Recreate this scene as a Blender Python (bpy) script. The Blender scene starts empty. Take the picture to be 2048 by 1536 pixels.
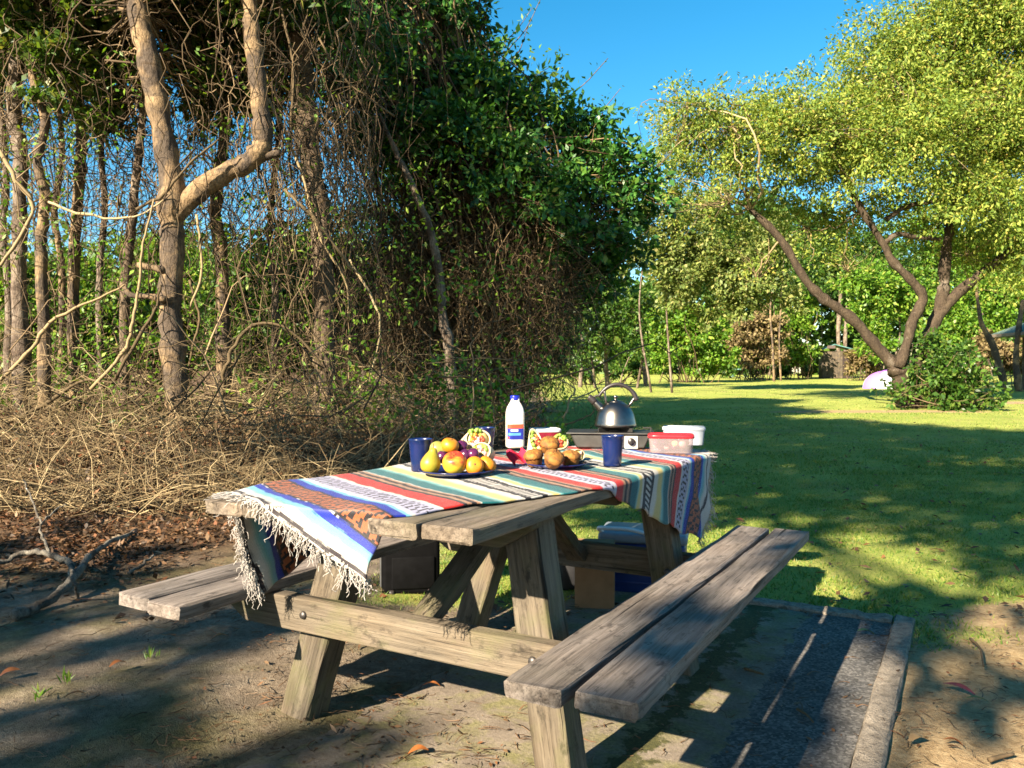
import bpy, bmesh, math, random
import numpy as np
from mathutils import Vector, Matrix, Euler

# ------------------------------------------------------------------ camera, sky, sun
SC = bpy.context.scene
COL = SC.collection
F_PX = 1604.0                      # focal length in pixels of the 2048 wide photo
CAM_H = 1.06
HOR = 745.0                        # horizon row
cam_d = bpy.data.cameras.new("camera")
cam_d.sensor_width = 36.0
cam_d.lens = 36.0 * F_PX / 2048.0
cam_d.clip_start = 0.05
cam_d.clip_end = 2000.0
cam = bpy.data.objects.new("camera", cam_d)
COL.objects.link(cam)
cam.location = (0, 0, CAM_H)
cam.rotation_euler = (math.radians(90) - math.atan((768 - HOR) / F_PX), 0, 0)
SC.camera = cam

SUN_AZ = math.radians(40.0)        # light travels this far right of straight ahead
SUN_EL = math.radians(29.0)
SUN_DIR = Vector((math.sin(SUN_AZ) * math.cos(SUN_EL), math.cos(SUN_AZ) * math.cos(SUN_EL), -math.sin(SUN_EL)))
world = bpy.data.worlds.new("World")
SC.world = world
world.use_nodes = True
wn = world.node_tree
wn.nodes.clear()
sky = wn.nodes.new("ShaderNodeTexSky")
sky.sky_type = 'NISHITA'
sky.sun_disc = False
sky.sun_elevation = SUN_EL
sky.sun_rotation = math.atan2(-SUN_DIR.x, -SUN_DIR.y)
sky.altitude = 0
sky.air_density = 1.0
sky.dust_density = 0.3
sky.ozone_density = 2.5
bg = wn.nodes.new("ShaderNodeBackground")
bg.inputs[1].default_value = 0.05
wo = wn.nodes.new("ShaderNodeOutputWorld")
hs = wn.nodes.new("ShaderNodeHueSaturation")
hs.inputs['Saturation'].default_value = 1.4
hs.inputs['Hue'].default_value = 0.485
wn.links.new(sky.outputs[0], hs.inputs['Color'])
wn.links.new(hs.outputs[0], bg.inputs[0])
wn.links.new(bg.outputs[0], wo.inputs[0])
sun_d = bpy.data.lights.new("sun", 'SUN')
sun_d.energy = 5.0
sun_d.angle = math.radians(0.53)
sun_d.color = (1.0, 0.86, 0.66)
sun = bpy.data.objects.new("sun", sun_d)
COL.objects.link(sun)
sun.rotation_euler = SUN_DIR.to_track_quat('-Z', 'Y').to_euler()
sun.location = (-20, -20, 20)

SC.view_settings.view_transform = 'Standard'
SC.view_settings.look = 'None'
SC.view_settings.exposure = 2.2
SC.view_settings.gamma = 1.0
SC.view_settings.use_curve_mapping = False
SC.render.engine = 'CYCLES'
SC.cycles.use_denoising = True
SC.cycles.filter_width = 1.6
SC.cycles.max_bounces = 6
SC.cycles.diffuse_bounces = 3
SC.cycles.glossy_bounces = 3
SC.cycles.transmission_bounces = 4
SC.cycles.transparent_max_bounces = 4
SC.cycles.sample_clamp_indirect = 6.0

# ------------------------------------------------------------------ maths helpers
def pw(px, py, d):
    """world point seen at photo pixel (px, py) at forward distance d"""
    return np.array([(px - 1024) / F_PX * d, d, CAM_H - (py - HOR) / F_PX * d])

def sines(x, y, seed, f0=1.0, octs=3):
    r = np.random.RandomState(seed)
    out = np.zeros_like(np.asarray(x, float))
    amp = 1.0
    tot = 0
    f = f0
    for o in range(octs):
        for k in range(4):
            a = r.uniform(0, 6.283)
            ph = r.uniform(0, 6.283)
            ff = f * r.uniform(.7, 1.3)
            out = out + amp * np.sin((x * math.cos(a) + y * math.sin(a)) * ff + ph)
            tot += amp * .5
        amp *= .55
        f *= 2.1
    return out / tot

def sstep(a, b, x):
    t = np.clip((x - a) / (b - a), 0, 1)
    return t * t * (3 - 2 * t)

def gz(x, y):
    x = np.asarray(x, float); y = np.asarray(y, float)
    yy = np.minimum(y, 70)
    z = .0148 * .5 * ((yy - 6) + np.sqrt((yy - 6) ** 2 + 3.0)) - .0008
    z = z + .045 * sstep(-.25, -1.0, x) + .25 * sstep(-2.5, -9, x)
    z = z + .012 * sines(x, y, 5, 1.1, 2) * sstep(2.5, 6, np.hypot(x, y - 2))
    return z

SD, TD = np.array([.494, .8695]), np.array([.8695, -.494])   # along the table, across it
S0, T0 = 2.31, -1.29
TAB = S0 * SD + T0 * TD
TROT = -math.atan2(.494, .8695)
H_TOP, H_SEAT = .737, .448

def norm(v):
    return v / np.maximum(np.linalg.norm(v, axis=-1, keepdims=True), 1e-9)

# ------------------------------------------------------------------ object helpers
def mesh(name, V, faces, smooth=False):
    """faces: list of index arrays (n,k), or plain list of tuples"""
    me = bpy.data.meshes.new(name)
    V = np.asarray(V, dtype=np.float32)
    if isinstance(faces, list) and (len(faces) == 0 or not isinstance(faces[0], np.ndarray)):
        me.from_pydata([tuple(v) for v in V.tolist()], [], faces)
    else:
        fl = faces if isinstance(faces, list) else [faces]
        loops = np.concatenate([f.reshape(-1) for f in fl]).astype(np.int32)
        cnt = np.concatenate([np.full(len(f), f.shape[1], dtype=np.int32) for f in fl])
        start = np.concatenate([[0], np.cumsum(cnt)[:-1]]).astype(np.int32)
        me.vertices.add(len(V)); me.vertices.foreach_set("co", V.reshape(-1))
        me.loops.add(len(loops)); me.loops.foreach_set("vertex_index", loops)
        me.polygons.add(len(cnt)); me.polygons.foreach_set("loop_start", start)
        me.polygons.foreach_set("loop_total", cnt)
        me.update(calc_edges=True)
    if smooth:
        me.polygons.foreach_set("use_smooth", np.ones(len(me.polygons), dtype=bool))
    me.validate()
    return me

def link(name, me, mat=None, parent=None):
    o = bpy.data.objects.new(name, me)
    COL.objects.link(o)
    if mat is not None and me is not None and len(me.materials) == 0:
        me.materials.append(mat)
    if parent is not None:
        o.parent = parent
    return o

def obj(name, V, faces, mat, parent=None, smooth=False):
    return link(name, mesh(name, V, faces, smooth), mat, parent)

def empty(name, loc, rz=0.0):
    o = bpy.data.objects.new(name, None)
    COL.objects.link(o)
    o.location = tuple(float(c) for c in loc)
    o.rotation_euler = (0, 0, rz)
    o.empty_display_size = .1
    return o

def tag(o, label, cat=None, group=None, kind=None):
    if label: o["label"] = label
    if cat: o["category"] = cat
    if group: o["group"] = group
    if kind: o["kind"] = kind
    return o

class MB:
    """collects shapes into one mesh"""
    def __init__(s):
        s.V = []; s.F = []; s.n = 0
    def add(s, V, F, M=None):
        V = np.asarray(V, float)
        if M is not None:
            A = np.array(M)
            V = V @ A[:3, :3].T + A[:3, 3]
        s.V.append(V)
        s.F += [tuple(int(i) + s.n for i in f) for f in F]
        s.n += len(V)
        return s
    def build(s, name, mat, parent=None, smooth=True):
        return link(name, mesh(name, np.concatenate(s.V), s.F, smooth), mat, parent)

def lathe(prof, seg=28, sq=0.0):
    """profile of (r,z); sq>0 makes the section squarer"""
    V = []; F = []
    for r, z in prof:
        for k in range(seg):
            a = 2 * math.pi * k / seg
            c, s_ = math.cos(a), math.sin(a)
            q = 1.0
            if sq > 0:
                p = 2 + sq
                q = 1.0 / ((abs(c) ** p + abs(s_) ** p) ** (1 / p))
            V.append((r * q * c, r * q * s_, z))
    n = len(prof)
    for i in range(n - 1):
        for k in range(seg):
            k2 = (k + 1) % seg
            F.append((i * seg + k, i * seg + k2, (i + 1) * seg + k2, (i + 1) * seg + k))
    if prof[0][0] > 1e-6: F.append(tuple(range(seg - 1, -1, -1)))
    if prof[-1][0] > 1e-6: F.append(tuple((n - 1) * seg + k for k in range(seg)))
    return np.array(V), F

def rbox(sx, sy, sz, b=.004, seg=2):
    bm = bmesh.new()
    bmesh.ops.create_cube(bm, size=1.0)
    bmesh.ops.scale(bm, vec=(sx, sy, sz), verts=bm.verts)
    if b > 0:
        bmesh.ops.bevel(bm, geom=list(bm.edges), offset=b, segments=seg, profile=.5, affect='EDGES')
    V = np.array([v.co[:] for v in bm.verts]); bm.verts.index_update()
    F = [tuple(v.index for v in f.verts) for f in bm.faces]
    bm.free()
    return V, F

def tr(x=0, y=0, z=0, rx=0, ry=0, rz=0, s=1.0):
    return Matrix.Translation((x, y, z)) @ Euler((rx, ry, rz)).to_matrix().to_4x4() @ Matrix.Scale(s, 4)

def catmull(P, n):
    P = np.asarray(P, float)
    Q = np.vstack([2 * P[0] - P[1], P, 2 * P[-1] - P[-2]])
    m = len(P) - 1
    t = np.linspace(0, m - 1e-6, n)
    i = t.astype(int); f = (t - i)[:, None]
    a, b, c, d = Q[i], Q[i + 1], Q[i + 2], Q[i + 3]
    return .5 * (2 * b + (c - a) * f + (2 * a - 5 * b + 4 * c - d) * f ** 2 + (3 * b - a - 3 * c + d) * f ** 3)

def tubes(P, R, sides=4, cap=False, rng=None):
    """P (m,n,3), R (m,n) -> V, quads"""
    P = np.asarray(P, float); R = np.asarray(R, float)
    m, n, _ = P.shape
    T = norm(np.gradient(P, axis=1))
    chord = norm(P[:, -1] - P[:, 0])
    ref = np.where(np.abs(chord[:, 2:3]) < .8, np.array([[0, 0, 1.0]]), np.array([[1.0, 0, 0]]))
    ref = np.repeat(ref[:, None, :], n, axis=1)
    U = norm(np.cross(T, ref)); W = np.cross(T, U)
    a = np.arange(sides) * 2 * math.pi / sides
    V = P[:, :, None, :] + R[:, :, None, None] * (np.cos(a)[None, None, :, None] * U[:, :, None, :] + np.sin(a)[None, None, :, None] * W[:, :, None, :])
    base = (np.arange(m) * n * sides)[:, None, None]
    i = (np.arange(n - 1) * sides)[None, :, None]
    k = np.arange(sides)[None, None, :]; k2 = (k + 1) % sides
    Fq = np.stack([base + i + k, base + i + k2, base + i + sides + k2, base + i + sides + k], axis=-1).reshape(-1, 4)
    out = [Fq]
    if cap:
        c0 = (np.arange(m) * n * sides)[:, None] + np.arange(sides)[None, ::-1]
        c1 = (np.arange(m) * n * sides)[:, None] + (n - 1) * sides + np.arange(sides)[None, :]
        out += [c0, c1]
    return V.reshape(-1, 3), out

class Big:
    """collects numpy arrays of quads/tris into one big mesh"""
    def __init__(s): s.V = []; s.F = []; s.n = 0
    def add(s, V, F):
        fl = F if isinstance(F, list) else [F]
        s.V.append(V); s.F += [f + s.n for f in fl]; s.n += len(V)
    def build(s, name, mat, parent=None, smooth=False):
        return obj(name, np.concatenate(s.V), s.F, mat, parent, smooth)

def leaf_quads(C, D, N, L, W):
    """kite shaped leaves: base C, axis D, normal N, length L, width W"""
    D = norm(D); S = norm(np.cross(D, N)); N2 = np.cross(S, D)
    L = L[:, None]; W = W[:, None]
    mid = C + D * L * .45 - N2 * L * .05
    V = np.stack([C, mid + S * W * .5 + N2 * W * .12, C + D * L - N2 * L * .12, mid - S * W * .5 + N2 * W * .12], axis=1).reshape(-1, 3)
    return V, np.arange(len(V)).reshape(-1, 4)

def clump_leaves(rng, blobs, n, size, clumps=26, crad=.26, aspect=.5, out=.6, shell=(.5, 1.02), zf=.75, droop=.2, jitter=.45, elong=1.9):
    """blobs: (x,y,z,rx,ry,rz). Leaves in clumps spread over each blob's outer volume."""
    B = np.array(blobs, float)
    w = (B[:, 3] * B[:, 4] + B[:, 3] * B[:, 5]) ; w /= w.sum()
    cc = []; cr = []; co = []
    for b, wi in zip(B, w):
        k = max(4, int(clumps * len(B) * wi))
        d = norm(rng.normal(size=(k, 3)))
        rad = rng.uniform(shell[0], shell[1], size=(k, 1))
        cc.append(b[:3] + d * rad * b[3:6]); co.append(d)
        cr.append(np.full(k, crad * b[3:6].mean()) * rng.uniform(.6, 1.35, k))
    cc = np.concatenate(cc); cr = np.concatenate(cr); co = np.concatenate(co)
    pr = cr ** 2; pr /= pr.sum()
    idx = rng.choice(len(cc), n, p=pr)
    off = norm(rng.normal(size=(n, 3))) * (rng.uniform(0, 1, (n, 1)) ** .45)
    off[:, 2] *= zf
    ax = norm(rng.normal(size=cc.shape) + co * .8)[idx]
    off = off * (1.15 / elong ** .4) + ax * ((off * ax).sum(1, keepdims=True)) * (elong - 1)
    C = cc[idx] + off * cr[idx][:, None]
    D = norm(rng.normal(size=(n, 3)) + out * co[idx] + .5 * ax + .5 * off - np.array([0, 0, droop]))
    N = norm(rng.normal(size=(n, 3)) * .8 + co[idx] * .5 + np.array([0, 0, .8]))
    L = size * rng.uniform(1 - jitter, 1 + jitter, n)
    return C, D, N, L, L * aspect * rng.uniform(.8, 1.2, n), cc

# ------------------------------------------------------------------ materials
class NT:
    def __init__(s, name):
        s.m = bpy.data.materials.new(name); s.m.use_nodes = True
        s.t = s.m.node_tree; s.t.nodes.clear()
        s.out = s.t.nodes.new("ShaderNodeOutputMaterial")
    def n(s, kind, **kw):
        nd = s.t.nodes.new("ShaderNode" + kind)
        for k, v in kw.items():
            if k in nd.inputs.keys() if hasattr(nd.inputs, 'keys') else False:
                nd.inputs[k].default_value = v
            else:
                setattr(nd, k, v)
        return nd
    def l(s, a, b): s.t.links.new(a, b)
    def ramp(s, fac, stops, interp='LINEAR'):
        r = s.t.nodes.new("ShaderNodeValToRGB")
        r.color_ramp.interpolation = interp
        e = r.color_ramp.elements
        while len(e) < len(stops): e.new(.5)
        for el, (p, c) in zip(e, stops):
            el.position = p; el.color = (*c, 1)
        s.l(fac, r.inputs[0])
        return r.outputs[0]
    def coords(s, scale=(1, 1, 1), kind='Object'):
        tc = s.n("TexCoord"); mp = s.n("Mapping")
        mp.inputs['Scale'].default_value = scale
        s.l(tc.outputs[kind], mp.inputs[0])
        return mp.outputs[0]
    def noise(s, vec, scale, detail=4, rough=.55, dist=0):
        nd = s.n("TexNoise"); nd.inputs['Scale'].default_value = scale
        nd.inputs['Detail'].default_value = detail; nd.inputs['Roughness'].default_value = rough
        nd.inputs['Distortion'].default_value = dist
        if vec is not None: s.l(vec, nd.inputs['Vector'])
        return nd.outputs[0]
    def mix(s, fac, a, b, mode='MIX'):
        nd = s.t.nodes.new("ShaderNodeMix"); nd.data_type = 'RGBA'; nd.blend_type = mode
        for sock, v in ((nd.inputs[0], fac), (nd.inputs[6], a), (nd.inputs[7], b)):
            if isinstance(v, (int, float)): sock.default_value = v
            elif isinstance(v, tuple): sock.default_value = (*v, 1)
            else: s.l(v, sock)
        return nd.outputs[2]
    def math(s, op, a, b=0.0, clamp=False):
        nd = s.t.nodes.new("ShaderNodeMath"); nd.operation = op; nd.use_clamp = clamp
        for sock, v in ((nd.inputs[0], a), (nd.inputs[1], b)):
            if isinstance(v, (int, float)): sock.default_value = v
            else: s.l(v, sock)
        return nd.outputs[0]
    def attr(s, name):
        a = s.n("Attribute"); a.attribute_name = name
        return a
    def bump(s, h, strength, dist=.01):
        b = s.n("Bump"); b.inputs['Strength'].default_value = strength; b.inputs['Distance'].default_value = dist
        s.l(h, b.inputs['Height']); return b.outputs[0]
    def pbsdf(s, color, rough=.6, spec=.4, metal=0, normal=None, trans=0, **kw):
        p = s.n("BsdfPrincipled")
        for k, v in (('Base Color', color), ('Roughness', rough), ('Specular IOR Level', spec), ('Metallic', metal), ('Transmission Weight', trans)):
            if isinstance(v, tuple): p.inputs[k].default_value = (*v, 1)
            elif isinstance(v, (int, float)): p.inputs[k].default_value = v
            else: s.l(v, p.inputs[k])
        for k, v in kw.items(): p.inputs[k].default_value = v
        if normal is not None: s.l(normal, p.inputs['Normal'])
        return p.outputs[0]
    def done(s, shader):
        s.l(shader, s.out.inputs[0]); return s.m

def sc3(c, k): return tuple(q * k for q in c)

def simple(name, col, rough=.5, spec=.4, metal=0, var=.15, scale=20, bump=0, **kw):
    t = NT(name)
    col = sc3(col, .74 if metal < .5 else .85)
    v = t.coords()
    nz = t.noise(v, scale, 4)
    a = tuple(c * (1 - var) for c in col); b = tuple(min(1, c * (1 + var)) for c in col)
    c = t.ramp(nz, [(.3, a), (.7, b)])
    nrm = t.bump(nz, bump, .004) if bump else None
    return t.done(t.pbsdf(c, rough, spec, metal, nrm, **kw))

def leaf_mat(name, stops, trans=.35, rough=.45, tint=(1.25, 1.2, .6)):
    t = NT(name)
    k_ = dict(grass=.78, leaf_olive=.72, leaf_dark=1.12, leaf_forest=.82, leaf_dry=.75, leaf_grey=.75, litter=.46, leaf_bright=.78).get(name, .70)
    stops = [(p, sc3(c, k_)) for p, c in stops]
    g = t.n("NewGeometry")
    c = t.ramp(g.outputs['Random Per Island'], stops)
    p = t.pbsdf(c, rough, .35)
    tr_ = t.n("BsdfTranslucent")
    c2 = t.mix(1.0, c, tint, 'MULTIPLY')
    t.l(c2, tr_.inputs[0])
    mx = t.n("MixShader"); mx.inputs[0].default_value = trans
    t.l(p, mx.inputs[1]); t.l(tr_.outputs[0], mx.inputs[2])
    return t.done(mx.outputs[0])

M = {}
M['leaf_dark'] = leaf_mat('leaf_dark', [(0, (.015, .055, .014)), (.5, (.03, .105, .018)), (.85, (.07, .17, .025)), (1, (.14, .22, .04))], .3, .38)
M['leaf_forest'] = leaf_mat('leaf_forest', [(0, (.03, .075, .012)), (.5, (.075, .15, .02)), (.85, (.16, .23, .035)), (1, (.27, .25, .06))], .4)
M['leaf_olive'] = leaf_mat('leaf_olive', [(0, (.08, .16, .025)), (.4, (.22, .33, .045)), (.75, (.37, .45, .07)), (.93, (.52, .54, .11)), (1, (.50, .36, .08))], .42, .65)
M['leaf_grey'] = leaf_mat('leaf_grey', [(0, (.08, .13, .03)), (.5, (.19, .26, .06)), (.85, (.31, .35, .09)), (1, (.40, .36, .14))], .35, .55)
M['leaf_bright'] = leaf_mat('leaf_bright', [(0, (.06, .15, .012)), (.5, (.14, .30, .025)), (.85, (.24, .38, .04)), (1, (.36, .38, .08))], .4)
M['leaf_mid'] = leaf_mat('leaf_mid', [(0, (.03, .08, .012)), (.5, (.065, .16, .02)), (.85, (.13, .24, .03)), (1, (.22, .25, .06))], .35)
M['leaf_dry'] = leaf_mat('leaf_dry', [(0, (.10, .07, .03)), (.4, (.22, .16, .07)), (.8, (.34, .26, .12)), (1, (.20, .20, .05))], .25, .6, (1.1, 1, .8))
M['litter'] = leaf_mat('litter', [(0, (.06, .035, .02)), (.35, (.15, .085, .04)), (.6, (.26, .13, .055)), (.8, (.33, .20, .10)), (.93, (.40, .14, .05)), (1, (.48, .38, .25))], .12, .6, (1, .9, .7))
M['grass'] = leaf_mat('grass', [(0, (.06, .145, .018)), (.45, (.14, .24, .03)), (.8, (.25, .31, .05)), (.95, (.38, .34, .10)), (1, (.40, .28, .12))], .3, .5)

def bark_mat(name, c1, c2, c3, scale=8.0, patch=(.45, .6)):
    t = NT(name)
    c1, c2, c3 = sc3(c1, .8), sc3(c2, .85), sc3(c3, .75)
    v = t.coords((1, 1, .35)); v2 = t.coords((1, 1, 1))
    a = t.noise(v, scale, 6, .65, .6)
    b = t.noise(v2, scale * .35, 4, .6, .4)
    col = t.mix(t.ramp(b, [(patch[0], (0, 0, 0)), (patch[1], (1, 1, 1))]), t.ramp(a, [(.3, c1), (.7, c2)]), c3)
    fine = t.noise(v, scale * 7, 5, .7)
    col = t.mix(.85, col, t.ramp(fine, [(.32, (.25, .23, .2)), (.5, (.95, .93, .9)), (.7, (1.45, 1.4, 1.3))]), 'MULTIPLY')
    ring = t.noise(t.coords((1.5, 1.5, 14)), 2.2, 4, .6, .8)
    col = t.mix(t.ramp(ring, [(.60, (0, 0, 0)), (.70, (.75, .75, .75))]), col, tuple(q * .35 for q in c1))
    h = t.math('ADD', a, t.math('MULTIPLY', fine, .5))
    return t.done(t.pbsdf(col, .85, .2, normal=t.bump(h, 1.0, .035)))

M['bark_pale'] = bark_mat('bark_pale', (.19, .125, .07), (.36, .26, .15), (.11, .085, .065), 7.0, (.44, .54))
M['bark_dark'] = bark_mat('bark_dark', (.10, .07, .05), (.19, .145, .10), (.30, .24, .18), 8.0, (.58, .66))
M['bark_crown_shade'] = bark_mat('bark_crown_shade', (.04, .028, .02), (.10, .075, .05), (.17, .14, .11), 8.0, (.6, .7))  # bark colour darkened to stand in for shade under the crown
M['bark_grey'] = bark_mat('bark_grey', (.17, .13, .10), (.30, .25, .20), (.11, .08, .06), 9.0)
M['bark_white'] = bark_mat('bark_white', (.34, .30, .25), (.55, .50, .44), (.12, .10, .08), 5.0, (.56, .62))

def vine_mat(name, stops):
    t = NT(name)
    stops = [(p, sc3(c, .92)) for p, c in stops]
    g = t.n("NewGeometry")
    c = t.ramp(g.outputs['Random Per Island'], stops)
    nz = t.noise(t.coords(), 60, 3)
    c = t.mix(.6, c, t.ramp(nz, [(.3, (.5, .48, .45)), (.7, (1.2, 1.15, 1.1))]), 'MULTIPLY')
    return t.done(t.pbsdf(c, .8, .2))
M['vine'] = vine_mat('vine', [(0, (.045, .03, .018)), (.5, (.10, .07, .04)), (.85, (.18, .13, .075)), (1, (.30, .22, .13))])
M['vine_dark'] = vine_mat('vine_dark', [(0, (.04, .028, .016)), (.5, (.11, .076, .043)), (.85, (.21, .15, .082)), (1, (.38, .27, .15))])
M['vine_pale'] = vine_mat('vine_pale', [(0, (.07, .05, .026)), (.45, (.17, .125, .066)), (.8, (.29, .22, .12)), (1, (.44, .35, .20))])
M['branch_grey'] = bark_mat('branch_grey', (.20, .18, .15), (.36, .33, .28), (.12, .10, .08), 22.0)

def wood_mat(name, dark, light, moss=0.0, warm=(.32, .22, .12), wfac=.35):
    t = NT(name)
    dark, light, warm = sc3(dark, .72), sc3(light, .78), sc3(warm, .75)
    oi = t.n("ObjectInfo")
    tc = t.n("TexCoord")
    add = t.n("VectorMath"); add.operation = 'ADD'
    sc = t.n("VectorMath"); sc.operation = 'SCALE'
    cmb = t.n("CombineXYZ")
    for k in range(3): t.l(oi.outputs['Random'], cmb.inputs[k])
    t.l(cmb.outputs[0], sc.inputs[0]); sc.inputs['Scale'].default_value = 37.0
    t.l(tc.outputs['Object'], add.inputs[0]); t.l(sc.outputs[0], add.inputs[1])
    def mp(scale):
        m = t.n("Mapping"); m.inputs['Scale'].default_value = scale
        t.l(add.outputs[0], m.inputs[0]); return m.outputs[0]
    grain = t.noise(mp((70, 3.2, 70)), 1.0, 5, .65, .3)
    fine = t.noise(mp((260, 7, 260)), 1.0, 4, .7)
    blot = t.noise(mp((5, 2.5, 5)), 1.0, 5, .6, .5)
    spots = t.noise(mp((28, 14, 28)), 1.0, 6, .7)
    col = t.ramp(grain, [(.28, dark), (.5, tuple((a + b) / 2 for a, b in zip(dark, light))), (.75, light)])
    col = t.mix(t.math('MULTIPLY', t.ramp(blot, [(.42, (0, 0, 0)), (.7, (1, 1, 1))]), wfac), col, warm)
    col = t.mix(t.ramp(fine, [(.28, (.9, .9, .9)), (.46, (0, 0, 0))]), col, tuple(c * .22 for c in dark))
    crack = t.noise(mp((34, .9, 34)), 1.0, 3, .5, .2)
    col = t.mix(t.ramp(crack, [(.285, (.95, .95, .95)), (.335, (0, 0, 0))]), col, tuple(c * .12 for c in dark))
    col = t.mix(t.math('MULTIPLY', t.ramp(spots, [(.56, (0, 0, 0)), (.68, (1, 1, 1))]), .8), col, tuple(c * .45 for c in dark))
    big = t.noise(mp((3.0, 1.6, 3.0)), 1.0, 4, .6)
    col = t.mix(.8, col, t.ramp(big, [(.3, (.45, .44, .42)), (.5, (.95, .95, .95)), (.7, (1.25, 1.22, 1.2))]), 'MULTIPLY')
    if moss > 0:
        ms = t.noise(mp((9, 5, 9)), 1.0, 6, .65)
        col = t.mix(t.math('MULTIPLY', t.ramp(ms, [(.5, (0, 0, 0)), (.64, (1, 1, 1))]), moss), col, (.09, .10, .03))
    h = t.math('ADD', grain, t.math('MULTIPLY', fine, .8))
    return t.done(t.pbsdf(col, .78, .25, normal=t.bump(h, .75, .004)))
M['wood_top'] = wood_mat('wood_top', (.075, .058, .045), (.31, .255, .20), .15, (.22, .155, .095), .4)
M['wood_bench'] = wood_mat('wood_bench', (.085, .07, .062), (.36, .31, .275), .05, (.27, .20, .15), .35)
M['wood_frame'] = wood_mat('wood_frame', (.075, .060, .044), (.225, .185, .135), .3, (.16, .11, .06), .5)

# ------------------------------------------------------------------ ground
def grass_mask(x, y):
    """1 on lawn, 0 on dirt"""
    n = sines(x, y, 11, 2.2, 4)
    xb = np.where(y < 14, -.55 + .125 * (y - 4), .70 + .02 * (y - 14))
    m = sstep(-.35, .35, x - xb + .35 * n)
    # bare dirt beside the pad and near the camera
    near = sstep(3.15, 3.75, y + .35 * sines(x, y, 12, 3.5, 3) + .1 * (x - 1.2))
    m = m * near
    # bare ring at the right tree
    bx = sstep(1.0, .35, np.hypot((x - 8.6) / 4.2, (y - 18.3) / 1.1) + .2 * n)
    m = m * (1 - .85 * bx)
    m = m * (1 - sstep(1.0, .7, np.hypot((x - 15.5) / 3.4, (y - 21.8) / .9)))
    return m

def build_ground():
    def graded(lo, a, b, hi, step):
        mid = np.arange(a, b, step)
        up = [b]; st = step
        while up[-1] < hi: st *= 1.09; up.append(up[-1] + st)
        dn = [a]; st = step
        while dn[-1] > lo: st *= 1.09; dn.append(dn[-1] - st)
        return np.concatenate([np.array(dn[:0:-1]), mid, np.array(up)])
    xs = graded(-500, -3.6, 4.4, 500, .065); ys = graded(-60, .8, 6.5, 900, .065)
    X, Y = np.meshgrid(xs, ys)
    Z = gz(X, Y)
    g = grass_mask(X, Y)
    Z = Z + (.006 * sines(X, Y, 21, 7, 3) + .005 * sines(X, Y, 22, 26, 2)) * sstep(14, 3, Y)
    V = np.stack([X, Y, Z], -1).reshape(-1, 3)
    ny, nx = X.shape
    i = np.arange(ny - 1)[:, None] * nx + np.arange(nx - 1)[None, :]
    Fq = np.stack([i, i + 1, i + nx + 1, i + nx], -1).reshape(-1, 4)
    me = mesh("ground", V, Fq, True)
    for nm, arr in (("grass", g), ("forest", sstep(.5, -.5, X - (-1.2 - .22 * (Y - 4)) + .5 * sines(X, Y, 31, 1.7, 3)) * sstep(3.4, 4.6, Y))):
        at = me.attributes.new(nm, 'FLOAT', 'POINT'); at.data.foreach_set("value", arr.reshape(-1).astype(np.float32))
    t = NT("ground")
    v = t.coords()
    n1 = t.noise(v, 1.6, 6, .6, .3); n2 = t.noise(v, 9, 6, .65); n3 = t.noise(v, 70, 4, .7); n4 = t.noise(v, 260, 2, .6)
    sand = t.ramp(n2, [(.3, (.13, .10, .072)), (.55, (.215, .17, .125)), (.75, (.30, .25, .19))])
    sand = t.mix(t.math('MULTIPLY', t.ramp(n1, [(.46, (0, 0, 0)), (.62, (1, 1, 1))]), .75), sand, t.ramp(n2, [(.35, (.09, .09, .03)), (.7, (.19, .165, .07))]))
    sand = t.mix(.8, sand, t.ramp(n3, [(.25, (.45, .42, .4)), (.6, (1.1, 1.1, 1.08)), (.8, (1.35, 1.3, 1.25))]), 'MULTIPLY')
    soil = t.mix(.8, t.ramp(n2, [(.3, (.07, .045, .028)), (.7, (.19, .125, .075))]), t.ramp(n3, [(.25, (.4, .4, .4)), (.75, (1.4, 1.3, 1.2))]), 'MULTIPLY')
    lawn = t.mix(.6, t.ramp(t.noise(v, .9, 6, .65), [(.3, (.19, .245, .05)), (.6, (.32, .345, .085)), (.8, (.40, .375, .12))]), t.ramp(n3, [(.25, (.45, .5, .4)), (.75, (1.4, 1.35, 1.2))]), 'MULTIPLY')
    lawn = t.mix(t.math('MULTIPLY', t.ramp(t.noise(v, 1.1, 7, .7, .5), [(.54, (0, 0, 0)), (.68, (1, 1, 1))]), .7), lawn, t.ramp(n3, [(.3, (.17, .12, .05)), (.7, (.36, .28, .13))]))
    lf = t.n("TexNoise"); lf.inputs['Scale'].default_value = 45; t.l(v, lf.inputs['Vector'])
    st_ = t.ramp(t.noise(v, 26, 5, .7, 1.2), [(.3, (.20, .13, .06)), (.5, (.36, .25, .13)), (.72, (.50, .38, .21))])
    sx = t.n("SeparateXYZ"); t.l(v, sx.inputs[0])
    sand = t.mix(t.math('MULTIPLY', t.ramp(t.math('SUBTRACT', sx.outputs[0], t.math('MULTIPLY', n1, .3)), [(.55, (0, 0, 0)), (.95, (1, 1, 1))]), .85), sand, st_)
    fm = t.attr("forest").outputs['Fac']; gm = t.attr("grass").outputs['Fac']
    c = t.mix(fm, sand, soil)
    gmn = t.math('ADD', gm, t.math('MULTIPLY', t.math('SUBTRACT', n3, .5), .9))
    c = t.mix(t.ramp(gmn, [(.35, (0, 0, 0)), (.65, (1, 1, 1))]), c, lawn)
    h = t.math('ADD', n3, t.math('ADD', n4, t.math('MULTIPLY', n2, .6)))
    t.done(t.pbsdf(c, .95, .12, normal=t.bump(h, .8, .012)))
    o = link("ground", me, t.m)
    o["kind"] = "structure"
build_ground()

def tl(x, y, z=0.0):
    """table-local (across, along, up) to world"""
    w = TAB + x * TD + y * SD
    return np.array([w[0], w[1], z])

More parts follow.
